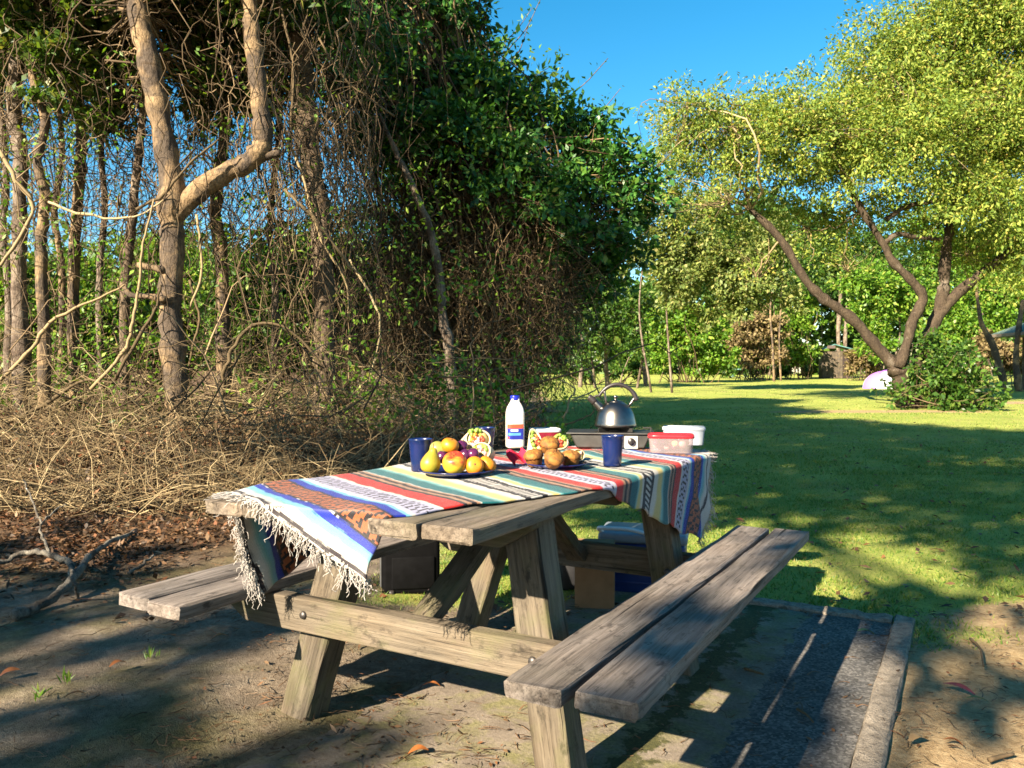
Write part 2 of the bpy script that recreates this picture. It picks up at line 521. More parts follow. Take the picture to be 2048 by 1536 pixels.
def build_pad():
    r = np.random.RandomState(3)
    # gravel pad beside and beyond the table, worn sandy concrete under it
    t = NT("gravel_pad"); v = t.coords()
    vo = t.n("TexVoronoi"); vo.inputs['Scale'].default_value = 120; t.l(v, vo.inputs['Vector'])
    bgn = t.noise(v, 5, 6, .65)
    c = t.ramp(vo.outputs['Color'], [(.15, (.055, .053, .05)), (.55, (.105, .10, .096)), (.85, (.18, .17, .16))])
    c = t.mix(.7, c, t.ramp(bgn, [(.3, (.5, .5, .48)), (.7, (1.35, 1.33, 1.3))]), 'MULTIPLY')
    # worn, mossy band along the foot of the bench (stain with its own shape)
    sep = t.n("SeparateXYZ"); t.l(v, sep.inputs[0])
    wig = t.math('MULTIPLY', t.math('SUBTRACT', t.noise(v, 16, 5, .7), .5), .16)
    xx = t.math('ADD', sep.outputs[0], wig)
    sandm = t.math('MULTIPLY', t.math('LESS_THAN', xx, .70), 1.0)
    mossm = t.ramp(t.math('ABSOLUTE', t.math('SUBTRACT', t.math('ADD', xx, wig), .50)), [(.0, (1, 1, 1)), (.035, (1, 1, 1)), (.06, (0, 0, 0))])
    n3 = t.noise(v, 90, 4, .7)
    sandc = t.mix(.8, t.ramp(t.noise(v, 7, 5), [(.3, (.14, .112, .085)), (.7, (.25, .205, .16))]), t.ramp(n3, [(.25, (.5, .5, .5)), (.75, (1.3, 1.3, 1.3))]), 'MULTIPLY')
    mossc = t.ramp(n3, [(.3, (.03, .032, .012)), (.7, (.09, .085, .03))])
    mossc2 = t.ramp(t.noise(v, 6, 5, .7, .4), [(.45, (0, 0, 0)), (.62, (1, 1, 1))])
    sandc = t.mix(t.math('MULTIPLY', mossc2, .8), sandc, t.ramp(n3, [(.3, (.09, .09, .03)), (.7, (.22, .20, .08))]))
    sandc = t.mix(mossm, sandc, mossc)
    c = t.mix(sandm, c, sandc)
    h = t.math('ADD', t.noise(v, 240, 3, .7), n3)
    pm = t.done(t.pbsdf(c, .9, .25, normal=t.bump(h, .55, .006)))
    root = empty("table_pad", tl(0, 0, 0), TROT)
    xs = np.linspace(-.35, 1.025, 40); ys = np.linspace(-2.2, 1.35, 90)
    X, Y = np.meshgrid(xs, ys)
    X = X.copy(); X[:, 0] += .06 * r.normal(size=len(ys)); 
    W = TAB[None, None] + X[..., None] * TD + Y[..., None] * SD
    Z = gz(W[..., 0], W[..., 1]) + .012 + .003 * sines(X, Y, 9, 9, 2)
    Z[:, :3] -= np.array([.02, .01, .004])
    V = np.stack([X, Y, Z], -1).reshape(-1, 3); ny, nx = X.shape
    i = np.arange(ny - 1)[:, None] * nx + np.arange(nx - 1)[None, :]
    o = obj("pavement", V, np.stack([i, i + 1, i + nx + 1, i + nx], -1).reshape(-1, 4), pm, root, True)
    root["kind"] = "structure"
    # concrete edging
    t = NT("edging_concrete"); v = t.coords()
    n1 = t.noise(v, 30, 6, .7); n2 = t.noise(v, 160, 3, .6)
    c = t.ramp(n1, [(.3, (.10, .082, .065)), (.5, (.25, .21, .165)), (.75, (.37, .315, .25))])
    c = t.mix(.6, c, t.ramp(n2, [(.3, (.55, .55, .55)), (.7, (1.2, 1.2, 1.2))]), 'MULTIPLY')
    em = t.done(t.pbsdf(c, .9, .2, normal=t.bump(t.math('ADD', n1, n2), .9, .012)))
    for nm, a, b, w in (("edging", (1.066, -2.3), (1.066, 1.46), .078), ("edging", (-.2, 1.40), (1.022, 1.40), .085)):
        a = np.array(a); b = np.array(b); L = np.linalg.norm(b - a); n = 44
        ang = math.atan2(b[1] - a[1], b[0] - a[0])
        V = []; sec = [(-.5, -.10), (-.5, .018), (-.42, .026), (.42, .026), (.5, .016), (.5, -.10)]
        for k in range(n):
            f = k / (n - 1); p = a + (b - a) * f
            wr = TAB + p[0] * TD + p[1] * SD
            for (sx, sz) in sec:
                q = sx * w * (1 + .035 * r.normal()); 
                V.append((L * f - L / 2, q, float(gz(wr[0], wr[1])) + sz + (.003 * r.normal() if sz > 0 else 0)))
        F = [(k * 6 + j, k * 6 + j + 1, k * 6 + 7 + j, k * 6 + 6 + j) for k in range(n - 1) for j in range(5)]
        F += [tuple(range(5, -1, -1)), tuple((n - 1) * 6 + j for j in range(6))]
        e = link(nm, mesh(nm, np.array(V), [tuple(f[::-1]) for f in F]), em, root)
        e.location = (*((a + b) / 2), 0); e.rotation_euler = (0, 0, ang)
build_pad()

def build_grass():
    r = np.random.RandomState(8)
    B = Big()
    for (n, y0, y1, hgt, wid, pw_) in ((240000, 3.0, 9.0, .020, .0038, 1.3), (90000, 8.0, 18.0, .024, .007, 1.4), (24000, 17, 50, .03, .016, 1.5)):
        u = r.uniform(0, 1, n) ** pw_
        y = y0 + (y1 - y0) * u
        x = r.uniform(-.70, .70, n) * y + .2
        g = grass_mask(x, y)
        loc = TAB
        lx = (x - loc[0]) * TD[0] + (y - loc[1]) * TD[1]; ly = (x - loc[0]) * SD[0] + (y - loc[1]) * SD[1]
        onpad = (lx > -.3) & (lx < 1.11) & (ly < 1.44)
        keep = (r.uniform(0, 1, n) < (g * 1.1 - .08) * (.35 + .65 * sstep(-.35, .25, sines(x, y, 15, 1.7, 4)))) & ~onpad
        x, y = x[keep], y[keep]; k = len(x)
        dens = .55 + .45 * sines(x, y, 14, 3.0, 3)
        h = hgt * r.uniform(.5, 1.4, k) * (.7 + .5 * dens)
        z = gz(x, y) - .004
        a = r.uniform(0, 6.283, k); lean = r.uniform(.2, 1.1, k); la = r.uniform(0, 6.283, k)
        w = wid * r.uniform(.6, 1.3, k)
        base = np.stack([x, y, z], -1)
        sx = np.stack([np.cos(a), np.sin(a), np.zeros(k)], -1) * w[:, None]
        tip = base + np.stack([np.cos(la) * lean * h, np.sin(la) * lean * h, h], -1)
        V = np.stack([base - sx, base + sx, tip], 1).reshape(-1, 3)
        B.add(V, np.arange(len(V)).reshape(-1, 3))
    o = B.build("lawn_grass", M['grass'])
    tag(o, "short green lawn grass spreading from the pad to the far bushes", "grass", kind="stuff")
build_grass()

# ------------------------------------------------------------------ trees
def gpt(px, d, sink=.05):
    x = (px - 1024) / F_PX * d
    return np.array([x, d, float(gz(x, d)) - sink])

def tube_px(pts, d, sides=10, n=None, to_ground=False, rng=None, wob=.0, dvar=None):
    """pts: (px, py, width px[, d]) -> tube arrays"""
    P = []; R = []
    for p in pts:
        dd = p[3] if len(p) > 3 else d
        P.append(pw(p[0], p[1], dd)); R.append(p[2] * .5 / F_PX * dd)
    if to_ground:
        g = gpt(pts[0][0], pts[0][3] if len(pts[0]) > 3 else d, .08)
        P[0][2] = min(P[0][2], g[2])
    n = n or max(6, len(P) * 4)
    Q = catmull(P, n)
    Rr = np.interp(np.linspace(0, len(P) - 1, n), np.arange(len(P)), R)
    if rng is not None and wob > 0:
        Q[1:-1] += rng.normal(size=(n - 2, 3)) * Rr[1:-1, None] * wob
        Rr = Rr * (1 + .10 * rng.normal(size=n))
    return tubes(Q[None], Rr[None], sides, True)

def localise(V, base):
    return V - np.asarray(base)[None]

def make_tree(name, label, cat, base, trunk_tubes, leaf_groups, bark, group=None, twigs=None, twig_mat=None, trunk_name="trunk"):
    """leaf_groups: list of (part name, V, F, material)"""
    e = empty(name, base)
    tag(e, label, cat, group)
    for k, (nm, (V, F)) in enumerate(trunk_tubes):
        obj(nm, localise(V, base), F, bark, e, True)
    if twigs is not None:
        b_ = obj("branches", localise(twigs[0], base), twigs[1], twig_mat or bark, e, True); b_["kind"] = "stuff"
    for nm, V, F, mt in leaf_groups:
        obj(nm, localise(V, base), F, mt, e)
    return e

def twig_fan(rng, starts, ends, r0, r1, n=6, sag=.15, sides=3):
    m = len(ends)
    S = np.asarray(starts); E = np.asarray(ends)
    t = np.linspace(0, 1, n)[None, :, None]
    L = np.linalg.norm(E - S, axis=1)[:, None, None]
    P = S[:, None] * (1 - t) + E[:, None] * t
    P = P + np.sin(t * math.pi) * rng.normal(size=(m, 1, 3)) * L * sag
    P[:, 1:-1] += rng.normal(size=(m, n - 2, 3)) * L * .03
    R = np.linspace(r0, r1, n)[None] * rng.uniform(.7, 1.3, (m, 1))
    return tubes(P, R, sides)

def blobs_px(lst, d, yr=1.0):
    out = []
    for b in lst:
        dd = d + (b[3] if len(b) > 3 else 0)
        c = pw(b[0], b[1], dd); r = b[2] / F_PX * dd
        out.append((c[0], c[1], c[2], r, r * yr, r * (b[4] if len(b) > 4 else .85)))
    return out

# --- the pale forked tree and its neighbours on the left
def forest():
    r = np.random.RandomState(101)
    D = 8.6
    base = gpt(352, D)
    tr_ = [("trunk", tube_px([(352, 935, 58), (356, 850, 48), (350, 750, 46), (341, 620, 45), (345, 500, 46), (347, 425, 54), (341, 330, 44), (320, 220, 42), (300, 120, 42), (280, 20, 40), (262, -150, 36), (250, -350, 22)], D, 14, 60, True, r, .05)),
           ("limb", tube_px([(345, 440, 40), (400, 385, 42), (450, 350, 40), (500, 325, 42), (527, 290, 40), (524, 230, 34), (518, 160, 34), (508, 80, 34), (503, 0, 32), (498, -150, 26), (480, -300, 14)], D, 12, 44, False, r, .05)),
           ("stub", tube_px([(500, 325, 30), (535, 313, 20), (562, 308, 12)], D, 8, 8, False, r, .05)),
           ("branch", tube_px([(330, 540, 16), (300, 535, 14), (275, 530, 10)], D - .1, 7, 8, False, r, .05)),
           ("branch", tube_px([(332, 600, 15), (300, 593, 13), (262, 590, 12), (248, 570, 9)], D - .15, 7, 10, False, r, .05))]
    bl = blobs_px([(250, -120, 170), (420, -160, 180), (560, -20, 110), (400, 60, 110, .8), (180, 80, 110, .8), (240, 200, 80, 1.0), (420, 210, 80, 1.2), (120, 190, 70, 1.0), (560, 180, 70, .8)], D + .4)
    C, Dd, N, L, W, cc = clump_leaves(r, bl, 17000, .095, 28, .34, shell=(.1, 1.2))
    V, F = leaf_quads(C, Dd, N, L, W)
    an = np.array([pw(x_, y_, D) for x_, y_ in ((338, 320), (318, 220), (300, 120), (280, 20), (262, -150), (522, 230), (510, 90), (503, 0), (498, -150), (450, 350))])
    st = an[np.linalg.norm(cc[:, None] - an[None], axis=2).argmin(1)] + r.normal(size=cc.shape) * .03
    tw = twig_fan(r, st, cc, .012, .003, 9, .16)
    make_tree("forked_tree", "pale barked tree forking into a bent limb, nearest trunk on the left", "tree", base, tr_, [("crown", V, F, M['leaf_forest'])], M['bark_pale'], twigs=tw, twig_mat=M['vine_dark'])

    specs = [
        ("slim_tree", "dark trunk at the far left edge of the photo", 9.6, [(42, 720, 34), (40, 560, 30), (40, 480, 28), (44, 300, 28), (33, 240, 27), (38, 100, 26), (35, -40, 24), (30, -300, 14)], M['bark_grey'], [(40, 30, 90), (-20, 130, 90), (70, -130, 140), (-60, -20, 150)]),
        ("slim_tree", "crooked reddish stem, second trunk from the left edge", 9.0, [(92, 700, 24), (86, 560, 22), (84, 480, 22), (94, 400, 22), (78, 320, 18), (95, 240, 18), (70, 150, 15), (85, 20, 13), (90, -150, 9)], M['bark_pale'], [(95, 60, 70), (120, 150, 60), (60, -60, 100)]),
        ("slim_tree", "straight trunk between crooked stem and dark leaning stem", 10.2, [(150, 700, 24), (148, 600, 23), (153, 480, 22), (160, 380, 22), (166, 280, 20), (160, 180, 19), (150, 40, 17), (150, -200, 10)], M['bark_pale'], [(170, 80, 80), (210, 170, 60), (150, -80, 120), (240, 20, 80)]),
        ("slim_tree", "dark leaning stem just left of the forked pale tree", 9.4, [(246, 680, 20), (252, 580, 19), (264, 470, 18), (272, 380, 17), (284, 280, 16), (292, 200, 15), (310, 60, 12), (330, -150, 8)], M['bark_dark'], [(250, 120, 70), (215, 230, 55), (300, -30, 90)]),
        ("slim_tree", "pale trunk standing just right of the forked pale tree", 10.2, [(448, 720, 30), (446, 600, 27), (442, 500, 26), (432, 430, 24), (442, 340, 22), (455, 240, 20), (450, 100, 18), (440, -150, 12)], M['bark_pale'], [(420, 170, 80), (470, 40, 90), (380, 90, 80)]),
        ("vine_hung_trunk", "thick dark trunk hung with vines right of the forked pale tree", 9.9, [(660, 900, 52), (652, 760, 46), (650, 640, 44), (648, 540, 42), (640, 430, 42), (624, 330, 44), (610, 200, 46), (602, 80, 46), (606, -60, 42), (600, -350, 24)], M['bark_dark'], [(640, -60, 130), (700, 60, 100), (560, 40, 90), (620, -200, 160)]),
        ("slim_tree", "thin curved trunk with pale sunlit foot behind the blue cups", 10.6, [(908, 780, 24), (898, 700, 22), (886, 640, 20), (880, 560, 17), (866, 480, 16), (846, 420, 14), (820, 360, 13), (790, 300, 10), (760, 230, 7)], M['bark_grey'], []),
        ("slim_tree", "thin straight sapling between the straight trunk and leaning stem", 11.5, [(205, 700, 14), (200, 560, 13), (212, 420, 12), (206, 280, 12), (222, 120, 10), (215, -60, 7)], M['bark_grey'], [(215, 40, 60), (190, 130, 40)]),
        ("slim_tree", "twin thin sapling leaning at the left edge", 11.0, [(14, 700, 17), (18, 580, 16), (8, 470, 15), (16, 350, 14), (5, 200, 13), (10, 40, 11), (0, -150, 8)], M['bark_grey'], [(10, 100, 60)]),
        ("slim_tree", "slender stem between the pale trunk and vine hung trunk", 11.4, [(545, 720, 15), (552, 600, 14), (540, 480, 13), (550, 360, 12), (562, 220, 11), (556, 60, 9), (560, -100, 6)], M['bark_grey'], [(560, 100, 60), (520, 200, 50)]),
        ("slim_tree", "slender bare stem left of the thin curved trunk", 12.0, [(765, 800, 18), (770, 680, 16), (758, 560, 15), (766, 450, 13), (750, 340, 12), (740, 200, 10)], M['bark_dark'], []),
        ("slim_tree", "faint slender stem just left of the forked trunk's bend", 12.0, [(118, 690, 14), (126, 560, 13), (112, 430, 12), (128, 300, 11), (116, 150, 10), (124, -20, 7)], M['bark_pale'], [(130, 120, 50)]),
    ]
    specs[-1] = (specs[-1][0], "slender pale stem between crooked stem and straight trunk", *specs[-1][2:])
    for k, (nm, lab, d, pts, mt, bl) in enumerate(specs):
        base = gpt(pts[0][0], d)
        T = [("trunk", tube_px(pts, d, 10, len(pts) * 5, True, r, .08))]
        lg = []; tw = None
        rr = np.random.RandomState(200 + k)
        # side branches along the stem
        sb = []
        for j in range(4):
            q = rr.randint(2, len(pts)); p = pts[q]
            dx = rr.uniform(-70, 70); dy = rr.uniform(-110, -20)
            sb.append((pw(p[0], p[1], d), pw(p[0] + dx, p[1] + dy, d + rr.uniform(-.5, .5))))
        ss = [a for a, b in sb]; ee = [b for a, b in sb]
        if bl:
            B = blobs_px(bl, d)
            C, Dd, N, L, W, cc = clump_leaves(rr, B, 3000 * len(bl), .095, 20, .42, shell=(.1, 1.25))
            V, F = leaf_quads(C, Dd, N, L, W)
            lg = [("crown", V, F, M['leaf_forest'] if k != 5 else M['leaf_dark'])]
            an = np.array([pw(p[0], p[1], d) for p in pts[3:]])
            near_ = an[np.linalg.norm(cc[:, None] - an[None], axis=2).argmin(1)]
            ss += list(near_); ee += list(cc)
        tw = twig_fan(rr, ss, ee, .010, .003, 7, .16)
        make_tree(nm, lab, "tree", base, T, lg, mt, "trees in the thicket on the left", tw, M['vine_dark'])
forest()

# --- shrubs behind the left thicket, lit green
def back_shrubs():
    r = np.random.RandomState(303)
    L_ = [
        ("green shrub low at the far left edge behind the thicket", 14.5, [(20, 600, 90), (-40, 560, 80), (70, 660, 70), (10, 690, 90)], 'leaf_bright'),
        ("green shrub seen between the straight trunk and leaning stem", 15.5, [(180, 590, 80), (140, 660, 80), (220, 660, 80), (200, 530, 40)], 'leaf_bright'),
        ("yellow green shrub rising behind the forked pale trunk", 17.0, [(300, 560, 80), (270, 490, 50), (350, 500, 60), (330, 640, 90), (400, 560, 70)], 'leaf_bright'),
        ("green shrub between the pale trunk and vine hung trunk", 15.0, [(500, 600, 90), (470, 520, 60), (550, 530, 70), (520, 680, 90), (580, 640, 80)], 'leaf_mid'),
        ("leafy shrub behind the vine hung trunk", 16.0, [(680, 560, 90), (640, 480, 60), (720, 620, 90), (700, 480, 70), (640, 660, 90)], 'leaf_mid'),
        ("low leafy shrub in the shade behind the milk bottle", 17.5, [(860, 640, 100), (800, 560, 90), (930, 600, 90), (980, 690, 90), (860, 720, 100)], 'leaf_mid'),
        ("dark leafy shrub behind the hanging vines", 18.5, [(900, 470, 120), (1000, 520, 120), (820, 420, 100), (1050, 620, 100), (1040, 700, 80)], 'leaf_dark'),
    ]
    for k, (lab, d, bl, mt) in enumerate(L_):
        B = blobs_px(bl, d)
        px = sum(b[0] for b in bl) / len(bl)
        base = gpt(px, d)
        C, Dd, N, L, W, cc = clump_leaves(r, B, 2600 * len(bl), .12, 18, .36)
        V, F = leaf_quads(C, Dd, N, L, W)
        st = np.repeat(base[None] + np.array([[0, 0, .2]]), len(cc), 0) + r.normal(size=(len(cc), 3)) * .15
        tw = twig_fan(r, st, cc, .02, .005)
        make_tree("shrub", lab, "shrub", base, [], [("foliage", V, F, M[mt])], M['vine'], "shrubs behind the thicket", tw, M['vine'])
back_shrubs()

# --- the big vine-smothered tree in the middle
def vine_tree():
    r = np.random.RandomState(404)
    D = 12.6
    base = gpt(985, D)
    T = [("trunk", tube_px([(985, 880, 60), (975, 760, 52), (985, 640, 46), (960, 520, 42), (930, 400, 38), (880, 260, 32), (840, 100, 24), (820, -80, 14)], D, 10, 40, True, r, .08)),
         ("limb", tube_px([(985, 640, 34), (1030, 520, 30), (1070, 420, 26), (1130, 340, 20), (1200, 300, 12)], D, 8, 24, False, r, .08)),
         ("limb", tube_px([(930, 400, 26), (860, 330, 22), (780, 250, 18), (720, 150, 12)], D, 8, 24, False, r, .08))]
    top = blobs_px([(760, 40, 130, .4), (880, 40, 110), (700, 140, 90, .3), (820, 170, 110, -.2), (940, 170, 100), (1020, 215, 85, -.3), (1090, 250, 90), (1160, 280, 85), (1230, 340, 80), (1285, 395, 60), (1240, 440, 75), (1190, 500, 70, .3), (1210, 580, 55, .6), (1130, 380, 80, -.4), (1010, 310, 90, .2), (900, 300, 80, .3), (720, -80, 160), (860, -90, 110), (930, -60, 60), (1270, 500, 45, .5), (1150, 620, 45, .6), (760, 260, 80, -.4), (860, 380, 55, -.8), (1060, 380, 70, -.6), (1100, 500, 55, -.5), (1150, 560, 50), (1320, 430, 40), (1300, 350, 45), (1080, 160, 40), (1000, 130, 50), (1120, 690, 40, .3), (740, 150, 90, -1.3), (830, 240, 80, -1.3), (930, 260, 80, -1.3), (1030, 310, 75, -1.2), (1110, 400, 70, -1.1), (780, 330, 60, -1.3), (960, 360, 55, -1.2), (1160, 470, 60, -.9), (700, 250, 60, -1.3)], D)
    C, Dd, N, L, W, cc = clump_leaves(r, top, 76000, .118, 28, .32, .5, shell=(.3, 1.05))
    V, F = leaf_quads(C, Dd, N, L, W)
    # loose sprays poking out against the sky
    sp = []
    for (a, b) in (((1000, 80), (1065, 20)), ((1030, 110), (1055, 60)), ((1120, 200), (1215, 120)), ((1040, 70), (1080, 5)), ((1180, 220), (1240, 180)), ((1290, 340), (1345, 300)), ((1330, 400), (1375, 380))):
        for t in np.linspace(0, 1, 12):
            sp.append(pw(a[0] + (b[0] - a[0]) * t + r.normal() * 7, a[1] + (b[1] - a[1]) * t + r.normal() * 7, D))
    sp = np.array(sp); k = len(sp)
    V2, F2 = leaf_quads(sp, r.normal(size=(k, 3)), r.normal(size=(k, 3)) + np.array([0, -.5, .6]), r.uniform(.06, .12, k), r.uniform(.03, .05, k))
    V = np.concatenate([V, V2]); F = np.concatenate([F, F2 + len(V) - len(V2)])
    for (a, b) in (((980, 110), (1065, 20)), ((1010, 140), (1055, 60)), ((1100, 220), (1215, 120)), ((1010, 110), (1080, 5)), ((1160, 250), (1240, 180)), ((1270, 360), (1345, 300)), ((1310, 420), (1375, 380))):
        T.append(("twig", tube_px([(a[0], a[1], 2.6), ((a[0] + b[0]) / 2 + 6, (a[1] + b[1]) / 2 + 5, 2.0), (b[0], b[1], 1.2)], D, 5, 9, False, r, .2)))
    st = np.array([pw(985, 600, D)] * (len(cc) // 2) + [pw(900, 330, D)] * (len(cc) - len(cc) // 2))
    tw = twig_fan(r, st, cc, .025, .005, 9, .12)
    e = make_tree("vine_covered_tree", "dark evergreen tree smothered in hanging brown vines, centre of the photo", "tree", base, T, [("crown", V, F, M['leaf_dark'])], M['bark_dark'], None, tw, M['vine_dark'])
    # curtain of dead vines
    n = 1300
    px = r.uniform(700, 1130, n); py = r.uniform(360, 680, n)
    ln = r.uniform(60, 330, n)
    d = D + r.uniform(-1.3, .9, n)
    S = np.stack([(px - 1024) / F_PX * d, d, CAM_H - (py - HOR) / F_PX * d], -1)
    py2 = np.minimum(py + ln, 850); px2 = px + r.normal(size=n) * 55; d2 = d + r.normal(size=n) * .3
    E = np.stack([(px2 - 1024) / F_PX * d2, d2, CAM_H - (py2 - HOR) / F_PX * d2], -1)
    V, F = twig_fan(r, S, E, .0065, .0018, 10, .17, 3)
    B = Big(); B.add(V, F)
    # knotted mass of thin stems
    n = 6600
    u = norm(r.normal(size=(n, 3))) * (r.uniform(0, 1, (n, 1)) ** .33)
    c = pw(945, 580, D); rad = np.array([215, 150, 275]) / F_PX * D
    S = c + u * rad
    S[:, 0] += .15 * S[:, 2] * 0
    dirs = norm(r.normal(size=(n, 3)) * np.array([1, 1, .9]))
    E = S + dirs * r.uniform(.2, .9, (n, 1))
    V, F = twig_fan(r, S, E, .0048, .0014, 5, .28, 3)
    B.add(V, F)
    o = B.build("hanging_vines", M['vine_dark'], e)
    o.data.transform(Matrix.Translation(tuple(-base)))
    o["kind"] = "stuff"
    # scattered dead leaves caught in the tangle
    k = 9000
    u = norm(r.normal(size=(k, 3))) * (r.uniform(0, 1, (k, 1)) ** .4)
    V, F = leaf_quads(c + u * rad, r.normal(size=(k, 3)), r.normal(size=(k, 3)), r.uniform(.05, .1, k), r.uniform(.025, .05, k))
    o = obj("dead_leaves", localise(V, base), F, M['leaf_dry'], e); o["kind"] = "stuff"
vine_tree()

# --- thicket of stems and vines, twig heap
def thicket():
    r = np.random.RandomState(505)
    B = Big(); BP = Big()
    # hanging vines between the left trunks
    n = 490
    px = np.concatenate([r.uniform(-40, 560, 230), r.uniform(520, 760, 260)]); py = r.uniform(-150, 420, n)
    py2 = np.minimum(py + r.uniform(150, 650, n), 900); px2 = px + r.normal(size=n) * 45
    d = r.uniform(8.2, 11.5, n); d2 = d + r.normal(size=n) * .3
    S = np.stack([(px - 1024) / F_PX * d, d, CAM_H - (py - HOR) / F_PX * d], -1)
    E = np.stack([(px2 - 1024) / F_PX * d2, d2, CAM_H - (py2 - HOR) / F_PX * d2], -1)
    V, F = twig_fan(r, S, E, .0085, .003, 14, .09, 3); B.add(V, F)
    # fine dead twigs high in the left canopy
    n = 2600
    px = r.uniform(-60, 720, n); py = r.uniform(-80, 470, n) ; d = r.uniform(8.5, 12, n)
    S = np.stack([(px - 1024) / F_PX * d, d, CAM_H - (py - HOR) / F_PX * d], -1)
    E = S + norm(r.normal(size=(n, 3)) - np.array([0, 0, .5])) * r.uniform(.25, .9, (n, 1))
    V, F = twig_fan(r, S, E, .0055, .0016, 7, .18, 3); B.add(V, F)
    # mid-height stems
    n = 330
    x = r.uniform(-6.5, .2, n); y = r.uniform(7.0, 12.5, n)
    S = np.stack([x, y, gz(x, y) + 1.3 * r.uniform(0, 1, n) ** 1.4], -1)
    E = S + norm(r.normal(size=(n, 3)) * np.array([1, .7, 1]) + np.array([0, 0, .2])) * r.uniform(.6, 1.9, (n, 1))
    E[:, 2] = np.maximum(E[:, 2], gz(E[:, 0], E[:, 1]) + .02)
    V, F = twig_fan(r, S, E, .0085, .002, 10, .18, 3); B.add(V, F)
    # the low heap of dead sticks
    n = 9500
    y = 5.6 + 6.2 * r.uniform(0, 1, n) ** 1.15
    x = -1.0 - .12 * (y - 5.6) * 0 - r.uniform(0, 1, n) * (2.6 + .55 * y) + .25 * (y - 6)
    x = np.minimum(x, .35 + .05 * y)
    hmax = .10 + 1.0 * sstep(5.6, 8.5, y) * (.6 + .4 * sines(x, y, 61, 1.3, 2))
    z = gz(x, y) + .02 + hmax * np.where(r.uniform(0, 1, n) < .22, 1.9 * sstep(6.5, 8.5, y), 1.0) * r.uniform(0, 1, n) ** 1.3
    S = np.stack([x, y, z], -1)
    E = S + norm(r.normal(size=(n, 3)) * np.array([1, .8, .45])) * r.uniform(.2, .95, (n, 1))
    E[:, 2] = np.maximum(E[:, 2], gz(E[:, 0], E[:, 1]) + .01)
    V, F = twig_fan(r, S, E, .0042, .0013, 5, .18, 3); BP.add(V, F)
    # particular bent stems that stand out
    for d, pts in [(8.2, [(0, 760, 12), (60, 700, 14), (110, 640, 13), (190, 600, 11), (250, 570, 9)]),
                   (8.0, [(180, 780, 12), (250, 700, 13), (268, 640, 13), (280, 560, 12), (290, 480, 11), (310, 400, 9)]),
                   (8.0, [(230, 760, 11), (280, 670, 12), (312, 620, 12), (322, 570, 10)]),
                   (8.3, [(440, 830, 13), (452, 740, 15), (470, 690, 15), (510, 650, 14), (570, 655, 12), (620, 700, 12), (660, 760, 9)]),
                   (8.4, [(570, 380, 10), (640, 450, 11), (700, 530, 11), (730, 556, 9)]),
                   (8.3, [(275, 420, 10), (330, 390, 11), (380, 330, 10), (440, 280, 8)]),
                   (8.3, [(100, 405, 9), (170, 430, 10), (270, 435, 9), (330, 400, 7)]),
                   (8.6, [(640, 80, 8), (690, 160, 8), (740, 200, 7), (790, 235, 6)]),
                   (8.1, [(0, 850, 14), (90, 810, 15), (180, 760, 13), (320, 790, 11)]),
                   (8.2, [(0, 300, 14), (40, 370, 15), (70, 420, 15), (10, 520, 14), (-40, 560, 12)]),
                   (8.3, [(460, 950, 10), (500, 860, 12), (530, 790, 13), (560, 740, 9)]),
                   (8.2, [(230, 880, 10), (290, 820, 12), (330, 795, 10)]),
                   (8.6, [(380, 560, 8), (400, 640, 10), (385, 700, 9), (370, 760, 7)]),
                   (8.4, [(395, 430, 9), (405, 540, 10), (380, 620, 8)]),
                   (11.0, [(1125, 840, 5), (1140, 800, 5), (1150, 780, 5), (1140, 770, 4), (1120, 760, 4)]),
                   (11.0, [(1145, 800, 4), (1180, 785, 4), (1200, 775, 3)]),
                   (11.0, [(1205, 800, 4), (1190, 770, 4), (1180, 745, 4), (1160, 730, 3)]),
                   (11.0, [(1130, 850, 5), (1170, 835, 4), (1200, 815, 4)]),
                   (8.8, [(540, 200, 9), (600, 330, 10), (640, 470, 10), (690, 560, 9), (700, 640, 7)]),
                   (8.8, [(560, 0, 9), (590, 150, 10), (580, 300, 10), (600, 430, 9)]),
                   (9.0, [(700, 520, 8), (760, 640, 9), (740, 760, 8)])]:
        pts = [(p[0], p[1], p[2] * (.62 if p[2] > 6 else 1) * (1 - .45 * k / len(pts))) for k, p in enumerate(pts)]
        V, F = tube_px(pts, d, 6, None, False, r, .45); BP.add(V, F)
    o = B.build("vine_thicket", M['vine'])
    tag(o, "tangle of bare brown vines and twigs filling the left of the picture", "vines", kind="stuff")
    o = BP.build("stick_heap", M['vine_pale'])
    tag(o, "heap of dead tan sticks on the forest floor behind the table", "sticks", kind="stuff")
    # litter of dead leaves on the floor
    n = 90000
    y = 3.2 + 8.5 * r.uniform(0, 1, n) ** 1.3
    x = r.uniform(-1, 1, n) * 0 - .2 + .1 * (y - 4) - r.uniform(0, 1, n) ** .9 * (.75 * y + .5)
    den = sstep(.2, -.6, x - (-1.3 - .05 * (y - 4)) + .5 * sines(x, y, 62, 1.9, 3))
    keep = (r.uniform(0, 1, n) < np.maximum(den * sstep(3.5, 4.9, y), .02)) 
    x, y = x[keep], y[keep]; k = len(x)
    C = np.stack([x, y, gz(x, y) + .008 + .10 * sstep(5.5, 8, y) * r.uniform(0, 1, k) ** 2], -1)
    Dd = r.normal(size=(k, 3)) * np.array([1, 1, .35]); N = r.normal(size=(k, 3)) * .45 + np.array([0, 0, 1])
    V, F = leaf_quads(C, Dd, N, r.uniform(.022, .062, k), r.uniform(.011, .028, k))
    q = 30000
    y = 6.0 + 6.0 * r.uniform(0, 1, q) ** 1.1
    x = -.9 - r.uniform(0, 1, q) * (2.6 + .55 * y) + .25 * (y - 6); x = np.minimum(x, .35 + .05 * y)
    hm = .06 + .62 * sstep(5.8, 8.5, y) * (.6 + .4 * sines(x, y, 61, 1.3, 2))
